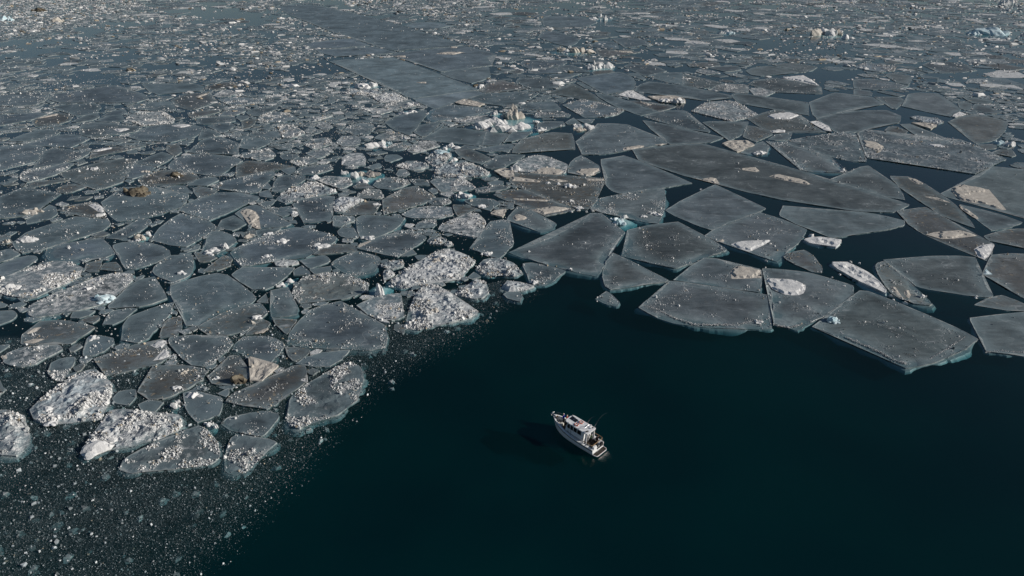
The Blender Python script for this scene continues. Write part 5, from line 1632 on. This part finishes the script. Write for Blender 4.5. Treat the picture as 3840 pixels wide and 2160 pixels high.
bits = Chunks()
N = 60000
yy = np.sqrt(rng.uniform(88.0 ** 2, 330.0 ** 2, N))
xx = rng.uniform(-.80, .25, N) * (yy + 20)
u, v, f = to_px(np.c_[xx, yy, np.zeros(N)])
ok = (v < np.interp(u, LU, LV)) & (u > -120) & (rng.uniform(0, 1, N) < .18 + .9 * sstep(.45, .65, fnoise(xx / 9, yy / 9, 91, 3)))
xx, yy = xx[ok], yy[ok]
n = len(xx)
sz = .10 + rng.exponential(.13, n)
LB = [(2872, 979, 14), (2871, 1003, 9), (3223, 988, 12), (3395, 1138, 26), (3190, 982, 12), (3044, 885, 24), (3010, 890, 10), (3105, 1058, 16), (3120, 1040, 10), (3150, 1030, 12), (3165, 1075, 18), (3340, 1110, 20), (3350, 1126, 14), (3662, 1115, 18), (2628, 711, 12), (2240, 1115, 8), (2239, 1130, 8), (1985, 945, 16), (2168, 789, 20), (2142, 795, 14), (2200, 795, 16), (2222, 792, 18)]
lp = np.array([ground(a, c) + (.01,) for a, c, w in LB])
ls = np.array([w * math.hypot(math.hypot(p[0], p[1]), CAM_H) / FPX for p, (a, c, w) in zip(lp, LB)])
bits.add(lp, ls, ls * .3, ice_colours(len(lp), rng, .9, 0, .1), 14)
bits.add(np.c_[xx, yy, -rng.exponential(.05, n) + .02], sz, np.minimum(sz * .4, .12), ice_colours(n, rng, .45, .25, .08), 12)
fo = bits.build('brash_bits')
tag(fo, 'small white and grey ice bits floating in the gaps between the left floes', 'brash ice', kind='stuff')

# ------------------------------------------------------------------ the boat
WHITE = make_flat('white_gelcoat', (0.76, 0.77, 0.78), 0.25, 0.5, 0, .03)
NAVY = make_flat('dark_stripe', (0.012, 0.016, 0.022), 0.4)
GLASS = make_flat('tinted_glass', (0.010, 0.014, 0.018), 0.08, 0.6)
TEAK = make_flat('dark_deck', (0.045, 0.038, 0.032), 0.6, .3, 0, .2, 9)
WOOD = make_flat('varnished_rail', (0.34, 0.22, 0.11), 0.35, .5, 0, .1, 6)
STEEL = make_flat('stainless_steel', (0.55, 0.56, 0.57), 0.25, .5, 1.0)
DARKSTEEL = make_flat('dark_fittings', (0.03, 0.03, 0.033), 0.4)
ORANGE = make_flat('lifebuoy_red', (0.52, 0.085, 0.03), 0.55)
CREAM = make_flat('cream_cushion', (0.66, 0.64, 0.58), 0.7)
BLACKP = make_flat('solar_panel', (0.012, 0.013, 0.018), 0.25)
FOAMM = make_flat('foam', (0.75, 0.76, 0.72), 0.8)


class MB:
    def __init__(s):
        s.v, s.f = [], []

    def add(s, V, F):
        o = len(s.v)
        s.v += [tuple(q) for q in V]
        s.f += [tuple(i + o for i in f) for f in F]

    def box(s, x0, x1, y0, y1, z0, z1, m=None):
        V = [Vector((x, y, z)) for z in (z0, z1) for y in (y0, y1) for x in (x0, x1)]
        if m:
            V = [m @ q for q in V]
        s.add(V, [(0, 2, 3, 1), (4, 5, 7, 6), (0, 1, 5, 4), (2, 6, 7, 3), (0, 4, 6, 2), (1, 3, 7, 5)])
        return s

    def prism(s, pts, z0, z1):
        n = len(pts)
        V = [(x, y, z0) for x, y in pts] + [(x, y, z1) for x, y in pts]
        s.add(V, [tuple(range(n - 1, -1, -1)), tuple(range(n, 2 * n))] + [(i, (i + 1) % n, n + (i + 1) % n, n + i) for i in range(n)])
        return s

    def tube(s, pts, r, k=6, taper=1.0):
        pts = [Vector(p) for p in pts]
        V, F = [], []
        for i, p in enumerate(pts):
            t = (pts[min(i + 1, len(pts) - 1)] - pts[max(i - 1, 0)]).normalized()
            a = t.orthogonal().normalized()
            b = t.cross(a)
            rr = r * (1 + (taper - 1) * i / max(1, len(pts) - 1))
            for j in range(k):
                w = 6.28318 * j / k
                V.append(p + a * math.cos(w) * rr + b * math.sin(w) * rr)
        for i in range(len(pts) - 1):
            for j in range(k):
                F.append((i * k + j, i * k + (j + 1) % k, (i + 1) * k + (j + 1) % k, (i + 1) * k + j))
        F.append(tuple(range(k - 1, -1, -1)))
        F.append(tuple(range((len(pts) - 1) * k, len(pts) * k)))
        s.add(V, F)
        return s

    def build(s, name, mat, parent=None, bevel=0.0, smooth=False):
        me = bpy.data.meshes.new(name)
        me.from_pydata(s.v, [], s.f)
        if bevel:
            bm = bmesh.new()
            bm.from_mesh(me)
            bmesh.ops.recalc_face_normals(bm, faces=bm.faces)
            bmesh.ops.bevel(bm, geom=list(bm.edges), offset=bevel, segments=2, affect='EDGES', profile=.6, clamp_overlap=True)
            bm.to_mesh(me)
            bm.free()
        me.validate()
        me.update()
        if smooth:
            for p in me.polygons:
                p.use_smooth = True
        me.materials.append(mat)
        return link(bpy.data.objects.new(name, me), parent)


SX, SY = ground(1960 + 1540 / 5.175, 1480 + 1130 / 5.175, .35)
BX, BY = ground(1960 + 600 / 5.175, 1480 + 385 / 5.175, 1.9)
boat = bpy.data.objects.new('cabin_boat', None)
boat.location = (SX, SY, 0)
boat.rotation_euler = (0, 0, math.atan2(BY - SY, BX - SX))
boat.empty_display_size = .5
link(boat)
tag(boat, 'small white cabin boat with life rings on its roof, alone in the open water', 'boat')
bm_w = Matrix.Translation((SX, SY, 0)) @ Matrix.Rotation(boat.rotation_euler.z, 4, 'Z')

# hull: stations from the transom (x = .75) to the stem (x = 9.35)
ST = [(0.75, 1.30, 1.10), (2.0, 1.36, 1.10), (3.5, 1.40, 1.14), (5.0, 1.39, 1.24), (6.2, 1.31, 1.38), (7.2, 1.12, 1.54), (8.0, .86, 1.68), (8.7, .52, 1.80), (9.15, .22, 1.88), (9.35, .03, 1.92)]
prof = [(-.35, .0), (-.25, .62), (0.03, .86), (.35, .93), (1.0, 1.0)]


def hull_rows(z_from, z_to, push=0.0, k=2):
    V, F = [], []
    n = 0
    for side in (1, -1):
        for i, (x, hb, sh) in enumerate(ST):
            flare = 1.0 if x < 6 else 1.0 - .25 * (x - 6) / 3.4
            for j in range(k):
                t = j / (k - 1)
                z = (z_from(sh) * (1 - t) + z_to(sh) * t)
                zz = z / sh
                w = np.interp(z if z < .36 else .35 + .65 * (z - .35) / (sh - .35), [p[0] for p in prof], [p[1] for p in prof])
                w = w ** (1.0 if x < 6 else 1 + (x - 6) * .35)
                rake = .55 * max(0, (x - 7) / 2.35) * (1 - z / sh)
                V.append((x - rake, side * (hb * w + push), z))
        for i in range(len(ST) - 1):
            for j in range(k - 1):
                a = n + i * k + j
                q = (a, a + k, a + k + 1, a + 1)
                F.append(q if side < 0 else q[::-1])
        n = len(V)
    return V, F


hull = MB()
V, F = hull_rows(lambda s: -.35, lambda s: s, 0, 8)
hull.add(V, F)
k = 8
m = len(ST) * k
hull.add([V[j] for j in range(k)] + [V[m + j] for j in range(k)], [(j, j + 1, k + j + 1, k + j) for j in range(k - 1)])       # transom
hull_o = hull.build('hull', WHITE, boat, 0, True)
st = MB()
V, F = hull_rows(lambda s: s - .26, lambda s: s - .10, .014, 3)
st.add(V, F)
st.build('rub_rail', NAVY, hull_o)
st = MB()
V, F = hull_rows(lambda s: -.3, lambda s: .13, .010, 4)
st.add(V, F)
st.build('boot_stripe', NAVY, hull_o)
# gunwale and decks
dk = MB()
pts = [(x, hb) for x, hb, s in ST if x > 5.9] + [(x, -hb) for x, hb, s in ST[::-1] if x > 5.9]
fd = MB()
side = [(x, hb, sh) for x, hb, sh in ST]
for s in (1, -1):
    V, F = [], []
    for i, (x, hb, sh) in enumerate(side):
        iw = .30 if x < 8 else .22
        V += [(x, s * hb, sh), (x, s * hb, sh + .05), (x, s * max(0, hb - iw), sh + .05), (x, s * max(0, hb - iw), sh - .45)]
    for i in range(len(side) - 1):
        for j in range(3):
            a = i * 4 + j
            q = (a, a + 4, a + 5, a + 1)
            F.append(q if s < 0 else q[::-1])
    dk.add(V, F)
dk.build('gunwale', WHITE, boat)
fl = MB()
fl.prism([(6.0, 1.0), (6.0, -1.0), (7.3, -.78), (8.2, -.5), (8.75, -.1), (8.75, .1), (8.2, .5), (7.3, .78)], .84, .90)
fl.build('foredeck', TEAK, boat)
fl = MB().box(.85, 3.2, -1.06, 1.06, .52, .58)
fl.build('cockpit_floor', TEAK, boat)
MB().box(2.0, 2.4, .1, .7, .584, .60).build('deck_hatch', STEEL, boat)
cu = MB()
cu.box(7.35, 7.75, -.18, .60, .90, 1.35)
cu.box(7.75, 8.25, .10, .45, .90, 1.30)
cu.box(7.75, 8.35, -.12, .10, .90, 1.22)
cu.build('bow_seat', CREAM, boat, .04)
an = MB()
an.prism([(8.55, .30), (8.55, -.30), (9.1, -.16), (9.1, .16)], 1.84, 1.90)
an.build('bow_plate', WOOD, boat)
an = MB()
an.box(9.1, 9.75, -.13, .13, 1.90, 1.97)
an.tube([(9.6, 0, 1.9), (9.8, 0, 1.75), (9.65, 0, 1.5)], .05)
an.build('anchor', STEEL, boat)
MB().box(8.75, 8.95, -.1, .1, 1.9, 2.08).build('windlass', WHITE, boat, .02)
# bathing platform
pf = MB().prism([(.8, 1.24), (.25, 1.22), (.05, 1.12), (-.05, .9), (-.05, -.9), (.05, -1.12), (.25, -1.22), (.8, -1.24)], .28, .38)
plat = pf.build('swim_platform', WHITE, boat)
MB().prism([(.72, 1.17), (.25, 1.15), (.08, 1.05), (.02, .86), (.02, -.86), (.08, -1.05), (.25, -1.15), (.72, -1.17)], .381, .392).build('platform_tread', TEAK, plat)
fr = MB()
for a in ((.2, .24, -.45, .45), (.6, .64, -.45, .45)):
    fr.box(a[0], a[1], a[2], a[3], .392, .404)
for a in ((.24, .6, -.45, -.41), (.24, .6, .41, .45)):
    fr.box(a[0], a[1], a[2], a[3], .392, .404)
fr.build('platform_hatch', STEEL, plat)
MB().tube([(.45, -.95, .39), (.45, -.95, .55)], .04).build('mooring_cleat', STEEL, plat)
# transom gear
MB().box(.72, 1.05, .35, 1.0, .95, 1.45).build('transom_box', WHITE, boat, .03)
tg = MB()
tg.box(.70, .75, -1.15, .25, .72, 1.0)
for y in (-1.0, -.7, -.35, 0.05):
    tg.tube([(.72, y, .6), (.70, y, 1.75)], .03)
tg.box(.62, .86, -.95, -.55, 1.0, 1.38)
tg.build('transom_gear', DARKSTEEL, boat)
cn = MB().box(.95, 1.35, -1.05, -.55, .58, 1.1)
cn.build('stern_locker', WHITE, boat, .03)
# wheelhouse
wh = MB()
prof_s = [(2.9, .58), (6.35, .90), (6.15, 2.2), (5.85, 2.92), (2.75, 2.92)]
V = [(x, .86 if z < 1.5 else .80 if z < 2.5 else .74, z) for x, z in prof_s] + [(x, -(.86 if z < 1.5 else .80 if z < 2.5 else .74), z) for x, z in prof_s]
n = 5
wh.add(V, [tuple(range(n)), tuple(range(2 * n - 1, n - 1, -1))] + [((i + 1) % n, i, n + i, n + (i + 1) % n) for i in range(n)])
cab = wh.build('wheelhouse', WHITE, boat)
for s in (1, -1):
    for x0, x1 in ((3.35, 4.05), (4.15, 4.75), (4.85, 5.35), (5.45, 5.92)):
        g = MB()
        yb, yt = s * (.822 if s > 0 else .822), s * .775
        g.add([(x0, s * .818, 1.98), (x1, s * .818, 1.98), (x1 - .03, s * .768, 2.66), (x0 + .02, s * .768, 2.66), (x0, s * .80, 1.98), (x1, s * .80, 1.98), (x1 - .03, s * .75, 2.66), (x0 + .02, s * .75, 2.66)],
              [(0, 1, 2, 3), (7, 6, 5, 4), (0, 4, 5, 1), (1, 5, 6, 2), (2, 6, 7, 3), (3, 7, 4, 0)])
        g.build('side_window', GLASS, cab)
for y0, y1 in ((-.68, -.03), (.03, .68)):
    g = MB()
    g.add([(6.17, y0, 2.22), (6.17, y1, 2.22), (5.90, y1, 2.84), (5.90, y0, 2.84), (6.15, y0, 2.20), (6.15, y1, 2.20), (5.86, y1, 2.82), (5.86, y0, 2.82)], [(0, 1, 2, 3), (7, 6, 5, 4), (0, 4, 5, 1), (1, 5, 6, 2), (2, 6, 7, 3), (3, 7, 4, 0)])
    g.build('windscreen', GLASS, cab)
MB().box(2.80, 2.86, -.18, .30, .60, 2.5).build('cabin_door', NAVY, cab)
g = MB()
g.tube([(3.05, .87, 1.55), (3.05, .89, 1.55)], .09, 12)
g.build('porthole', GLASS, cab)
rf = MB()
rf.prism([(2.12, .98), (2.05, .88), (2.05, -.88), (2.12, -.98), (5.9, -.96), (6.28, -.80), (6.42, -.5), (6.42, .5), (6.28, .80), (5.9, .96)], 2.93, 3.05)
roof = rf.build('roof', WHITE, boat, .02)
pil = MB()
for s in (.86, -.86):
    pil.box(2.2, 2.5, s - .04, s + .04, 1.1, 2.93)
pil.build('roof_pillar', WHITE, boat)
for x0, x1, y0, y1 in ((5.60, 6.15, -.62, .12), (4.95, 5.48, -.55, .15)):
    MB().box(x0, x1, y0, y1, 3.055, 3.085).build('solar_panel', BLACKP, roof)
MB().box(5.50, 5.58, -.62, .12, 3.055, 3.11).build('roof_hatch_rim', STEEL, roof)


def torus(cx, cy, cz, R0, r0, name):
    M = MB()
    V, F = [], []
    n, k = 24, 8
    for i in range(n):
        a = 6.28318 * i / n
        for j in range(k):
            w = 6.28318 * j / k
            V.append((cx + (R0 + r0 * math.cos(w)) * math.cos(a), cy + (R0 + r0 * math.cos(w)) * math.sin(a), cz + r0 * .8 * math.sin(w)))
    for i in range(n):
        for j in range(k):
            F.append((i * k + j, ((i + 1) % n) * k + j, ((i + 1) % n) * k + (j + 1) % k, i * k + (j + 1) % k))
    M.add(V, F)
    o = M.build(name, ORANGE, None, 0, True)
    return o


for i, (cx, cy, lab) in enumerate(((4.36, -.42, 'orange-red life ring on the boat roof nearer the starboard side'), (4.50, .45, 'orange-red life ring on the boat roof nearer the port side'))):
    o = torus(0, 0, 0, .27, .085, 'life_ring')
    o.location = bm_w @ Vector((cx, cy, 3.125))
    tag(o, lab, 'life ring', 'life rings on the boat roof')
    o.rotation_euler = (0, 0, .5)
    for a in (0.3, 1.87, 3.44, 5.0):
        w = MB()
        pts = [(.27 * math.cos(a + t), .27 * math.sin(a + t), 0) for t in (-.16, -.05, .05, .16)]
        w.tube(pts, .092, 8)
        w.build('white_band', WHITE, o)
    MB().box(-.12, .12, -.05, .05, -.06, .06).build('ring_bracket', WHITE, o)
# roof aerials, lamps and radar
ae = MB()
ae.tube([(2.40, -.90, 3.0), (2.1, -1.05, 3.9), (1.75, -1.2, 4.9), (1.25, -1.45, 5.8), (.85, -1.65, 6.2)], .022, 5, .35)
ae.build('whip_aerial', STEEL, roof)
ae = MB()
ae.tube([(3.65, -.90, 3.0), (3.45, -1.0, 3.6), (3.15, -1.15, 4.2), (2.75, -1.35, 4.55)], .018, 5, .35)
ae.build('whip_aerial', STEEL, roof)
rd = MB()
rd.prism([(2.95 + .24 * math.cos(t * .5236), -.62 + .24 * math.sin(t * .5236)) for t in range(12)], 3.05, 3.24)
rd.build('radar_dome', WHITE, roof, .03)
for x, y, h in ((3.1, -.35, .3), (2.75, -.75, .35), (6.2, -.7, .14), (6.2, .7, .14), (5.6, .82, .1), (4.9, .85, .1), (5.95, -.75, .16)):
    MB().tube([(x, y, 3.05), (x, y, 3.05 + h)], .05, 8).build('roof_lamp', WHITE, roof)
for x, y in ((2.35, .55), (2.45, .75), (2.35, -.55)):
    q = MB()
    q.tube([(x, y, 3.05), (x, y, 3.3)], .02)
    q.box(x - .09, x + .09, y - .09, y + .09, 3.2, 3.3)
    q.build('deck_light', DARKSTEEL, roof)
mst = MB()
mst.tube([(2.9, 0.1, 3.05), (2.85, 0.1, 3.95)], .03)
mst.tube([(2.9, -.5, 3.5), (2.9, .6, 3.5)], .018)
mst.tube([(3.3, .1, 3.05), (2.88, .1, 3.6)], .015)
mst.build('signal_mast', STEEL, roof)
# rails
rl = MB()
for s in (1, -1):
    pts = [(1.0, s * 1.24, 1.75), (2.6, s * 1.30, 1.72), (4.0, s * 1.32, 1.70), (4.9, s * 1.32, 1.72)]
    rl.tube(pts, .028)
    for x, y, z in pts + [(1.8, s * 1.27, 1.73), (3.3, s * 1.3, 1.71)]:
        rl.tube([(x, y, 1.1), (x, y, z)], .016)
    for x in (5.2, 5.7):
        rl.tube([(x, s * .88, 1.15), (x, s * .86, 2.9)], .025)
rl.build('side_rail', STEEL, boat)
rw = MB()
rw.tube([(2.5, 1.28, 1.76), (1.05, 1.22, 1.80), (.92, 1.0, 1.80), (.92, -1.0, 1.80), (1.05, -1.22, 1.80), (2.5, -1.28, 1.76)], .045, 8)
rw.build('stern_rail', WOOD, boat)
bw = MB()
for s in (1, -1):
    pts = [(7.1, s * 1.06, 2.15), (8.0, s * .82, 2.25), (8.7, s * .50, 2.35), (9.25, s * .12, 2.40)]
    bw.tube(pts, .016)
    for x, y, z in pts:
        bw.tube([(x, y, z), (x, y, 1.6)], .012)
bw.tube([(9.25, .12, 2.4), (9.25, -.12, 2.4)], .016)
bw.build('bow_rail', STEEL, boat)
MB().tube([(9.5, 0, 1.9), (9.5, 0, 2.25)], .05).build('bow_lamp', WHITE, boat)


# ------------------------------------------------------------------ people aboard
def person(loc, face, jacket, trousers, hat, label, pose, h=1.76):
    """one continuous body grown from joints with a skin modifier"""
    k = h / 1.76
    J = {'pel': (0, 0, .95), 'wai': (.01, 0, 1.12), 'che': (.02, 0, 1.34), 'neck': (.03, 0, 1.50), 'head0': (.04, 0, 1.56), 'head1': (.05, 0, 1.66), 'head2': (.05, 0, 1.74),
         'hl': (0, .10, .90), 'kl': (.05, .12, .50), 'al': (0, .12, .09), 'tl': (.17, .13, .05), 'hr': (0, -.10, .90), 'kr': (.03, -.12, .50), 'ar': (-.02, -.12, .09), 'tr': (.15, -.13, .05),
         'sl': (.02, .19, 1.43), 'el': (0, .25, 1.16), 'wl': (.10, .24, .92), 'fl': (.14, .23, .84), 'sr': (.02, -.19, 1.43), 'er': (0, -.25, 1.16), 'wr': (.10, -.24, .92), 'fr': (.14, -.23, .84)}
    J.update(pose)
    RAD = {'pel': .15, 'wai': .14, 'che': .17, 'neck': .065, 'head0': .075, 'head1': .098, 'head2': .075, 'hl': .10, 'kl': .070, 'al': .048, 'tl': .040, 'hr': .10, 'kr': .070, 'ar': .048, 'tr': .040,
           'sl': .075, 'el': .055, 'wl': .04, 'fl': .03, 'sr': .075, 'er': .055, 'wr': .04, 'fr': .03}
    E = [('pel', 'wai'), ('wai', 'che'), ('che', 'neck'), ('neck', 'head0'), ('head0', 'head1'), ('head1', 'head2'), ('pel', 'hl'), ('hl', 'kl'), ('kl', 'al'), ('al', 'tl'), ('pel', 'hr'), ('hr', 'kr'), ('kr', 'ar'), ('ar', 'tr'),
         ('che', 'sl'), ('sl', 'el'), ('el', 'wl'), ('wl', 'fl'), ('che', 'sr'), ('sr', 'er'), ('er', 'wr'), ('wr', 'fr')]
    names = list(J)
    me = bpy.data.meshes.new('person')
    me.from_pydata([Vector(J[n]) * k for n in names], [(names.index(a), names.index(b)) for a, b in E], [])
    o = bpy.data.objects.new('person', me)
    link(o)
    md = o.modifiers.new('skin', 'SKIN')
    sv = me.skin_vertices[0].data
    for i, n in enumerate(names):
        r = RAD[n] * k
        sv[i].radius = (r, r)
    sv[0].use_root = True
    sb = o.modifiers.new('sub', 'SUBSURF')
    sb.levels = 1
    sb.render_levels = 1
    dg = bpy.context.evaluated_depsgraph_get()
    em = bpy.data.meshes.new_from_object(o.evaluated_get(dg))
    o.modifiers.clear()
    o.data = em
    skin = make_flat('skin', (0.42, 0.26, 0.19), .6)
    em.materials.clear()
    for mt in (jacket, trousers, skin):
        em.materials.append(mt)
    for p in em.polygons:
        z = p.center.z / k
        hand = min((p.center - Vector(J['fl']) * k).length, (p.center - Vector(J['fr']) * k).length) < .07
        p.material_index = 2 if (z > J['neck'][2] - .005 or hand) else (0 if z > J['pel'][2] - .04 else 1)
        p.use_smooth = True
    o.location = loc
    o.rotation_euler = (0, 0, face)
    tag(o, label, 'person', 'people aboard the boat')
    V, F = ICO[2]
    hv = V * np.array([.115, .11, .10]) * k + np.array(Vector(J['head1']) * k) + np.array([-.012, 0, .045])
    keep = hv[:, 2] > J['head1'][2] * k - .01
    F2 = np.array([f for f in F if keep[f].all()])
    mesh_np('hat', hv, F2, hat, o, None, True)
    return o


CLOTH = {n: make_flat(n, c, .85, .1) for n, c in {'blue_jacket': (.015, .03, .30), 'red_jacket': (.26, .012, .016), 'black_jacket': (.008, .008, .010), 'green_jacket': (.02, .045, .02), 'dark_trousers': (.012, .013, .016), 'pale_hat': (.58, .52, .45), 'dark_hat': (.02, .02, .022)}.items()}
bz = boat.rotation_euler.z
person(bm_w @ Vector((7.72, -.50, .90)), bz + .4, CLOTH['blue_jacket'], CLOTH['dark_trousers'], CLOTH['pale_hat'], 'person in a dark blue jacket and pale hat standing on the foredeck',
       {'el': (.12, .28, 1.20), 'wl': (.32, .20, 1.18), 'fl': (.40, .17, 1.18)}, 1.80)
person(bm_w @ Vector((7.22, -.70, .90)), bz + .2, CLOTH['red_jacket'], CLOTH['dark_trousers'], CLOTH['pale_hat'], 'person in a red jacket and pale hat beside the wheelhouse on the foredeck',
       {'er': (.10, -.27, 1.20), 'wr': (.28, -.18, 1.12), 'fr': (.36, -.15, 1.12)}, 1.66)
person(bm_w @ Vector((1.45, -.62, .58)), bz + 2.6, CLOTH['black_jacket'], CLOTH['dark_trousers'], CLOTH['dark_hat'], 'person in black leaning at the stern rail of the boat',
       {'er': (.12, -.27, 1.2), 'wr': (.33, -.2, 1.16), 'fr': (.41, -.18, 1.16), 'el': (.12, .27, 1.2), 'wl': (.33, .2, 1.16), 'fl': (.41, .18, 1.16)}, 1.74)
person(bm_w @ Vector((2.35, -.30, .58)), bz + 3.4, CLOTH['green_jacket'], CLOTH['dark_trousers'], CLOTH['dark_hat'], 'person in dark green under the roof edge on the aft deck', {}, 1.72)

# foam churned up behind the platform
fm = Chunks()
n = 800
t = rng.uniform(0, 1, n)
px = -.15 - rng.exponential(.28, n)
py = -1.0 + 2.0 * t + rng.normal(0, .12, n)
pw = np.array([bm_w @ Vector((a, c, .0)) for a, c in zip(px, py)])
pw[:, 2] = rng.uniform(-.01, .012, n)
s = rng.uniform(.015, .07, n) * np.exp(px * .7)
fm.add(pw, s, s * .12, np.tile((.62, .64, .60), (n, 1)), 3)
fo = fm.build('wake_foam')
tag(fo, 'thin white foam at the stern of the boat', 'foam', kind='stuff')
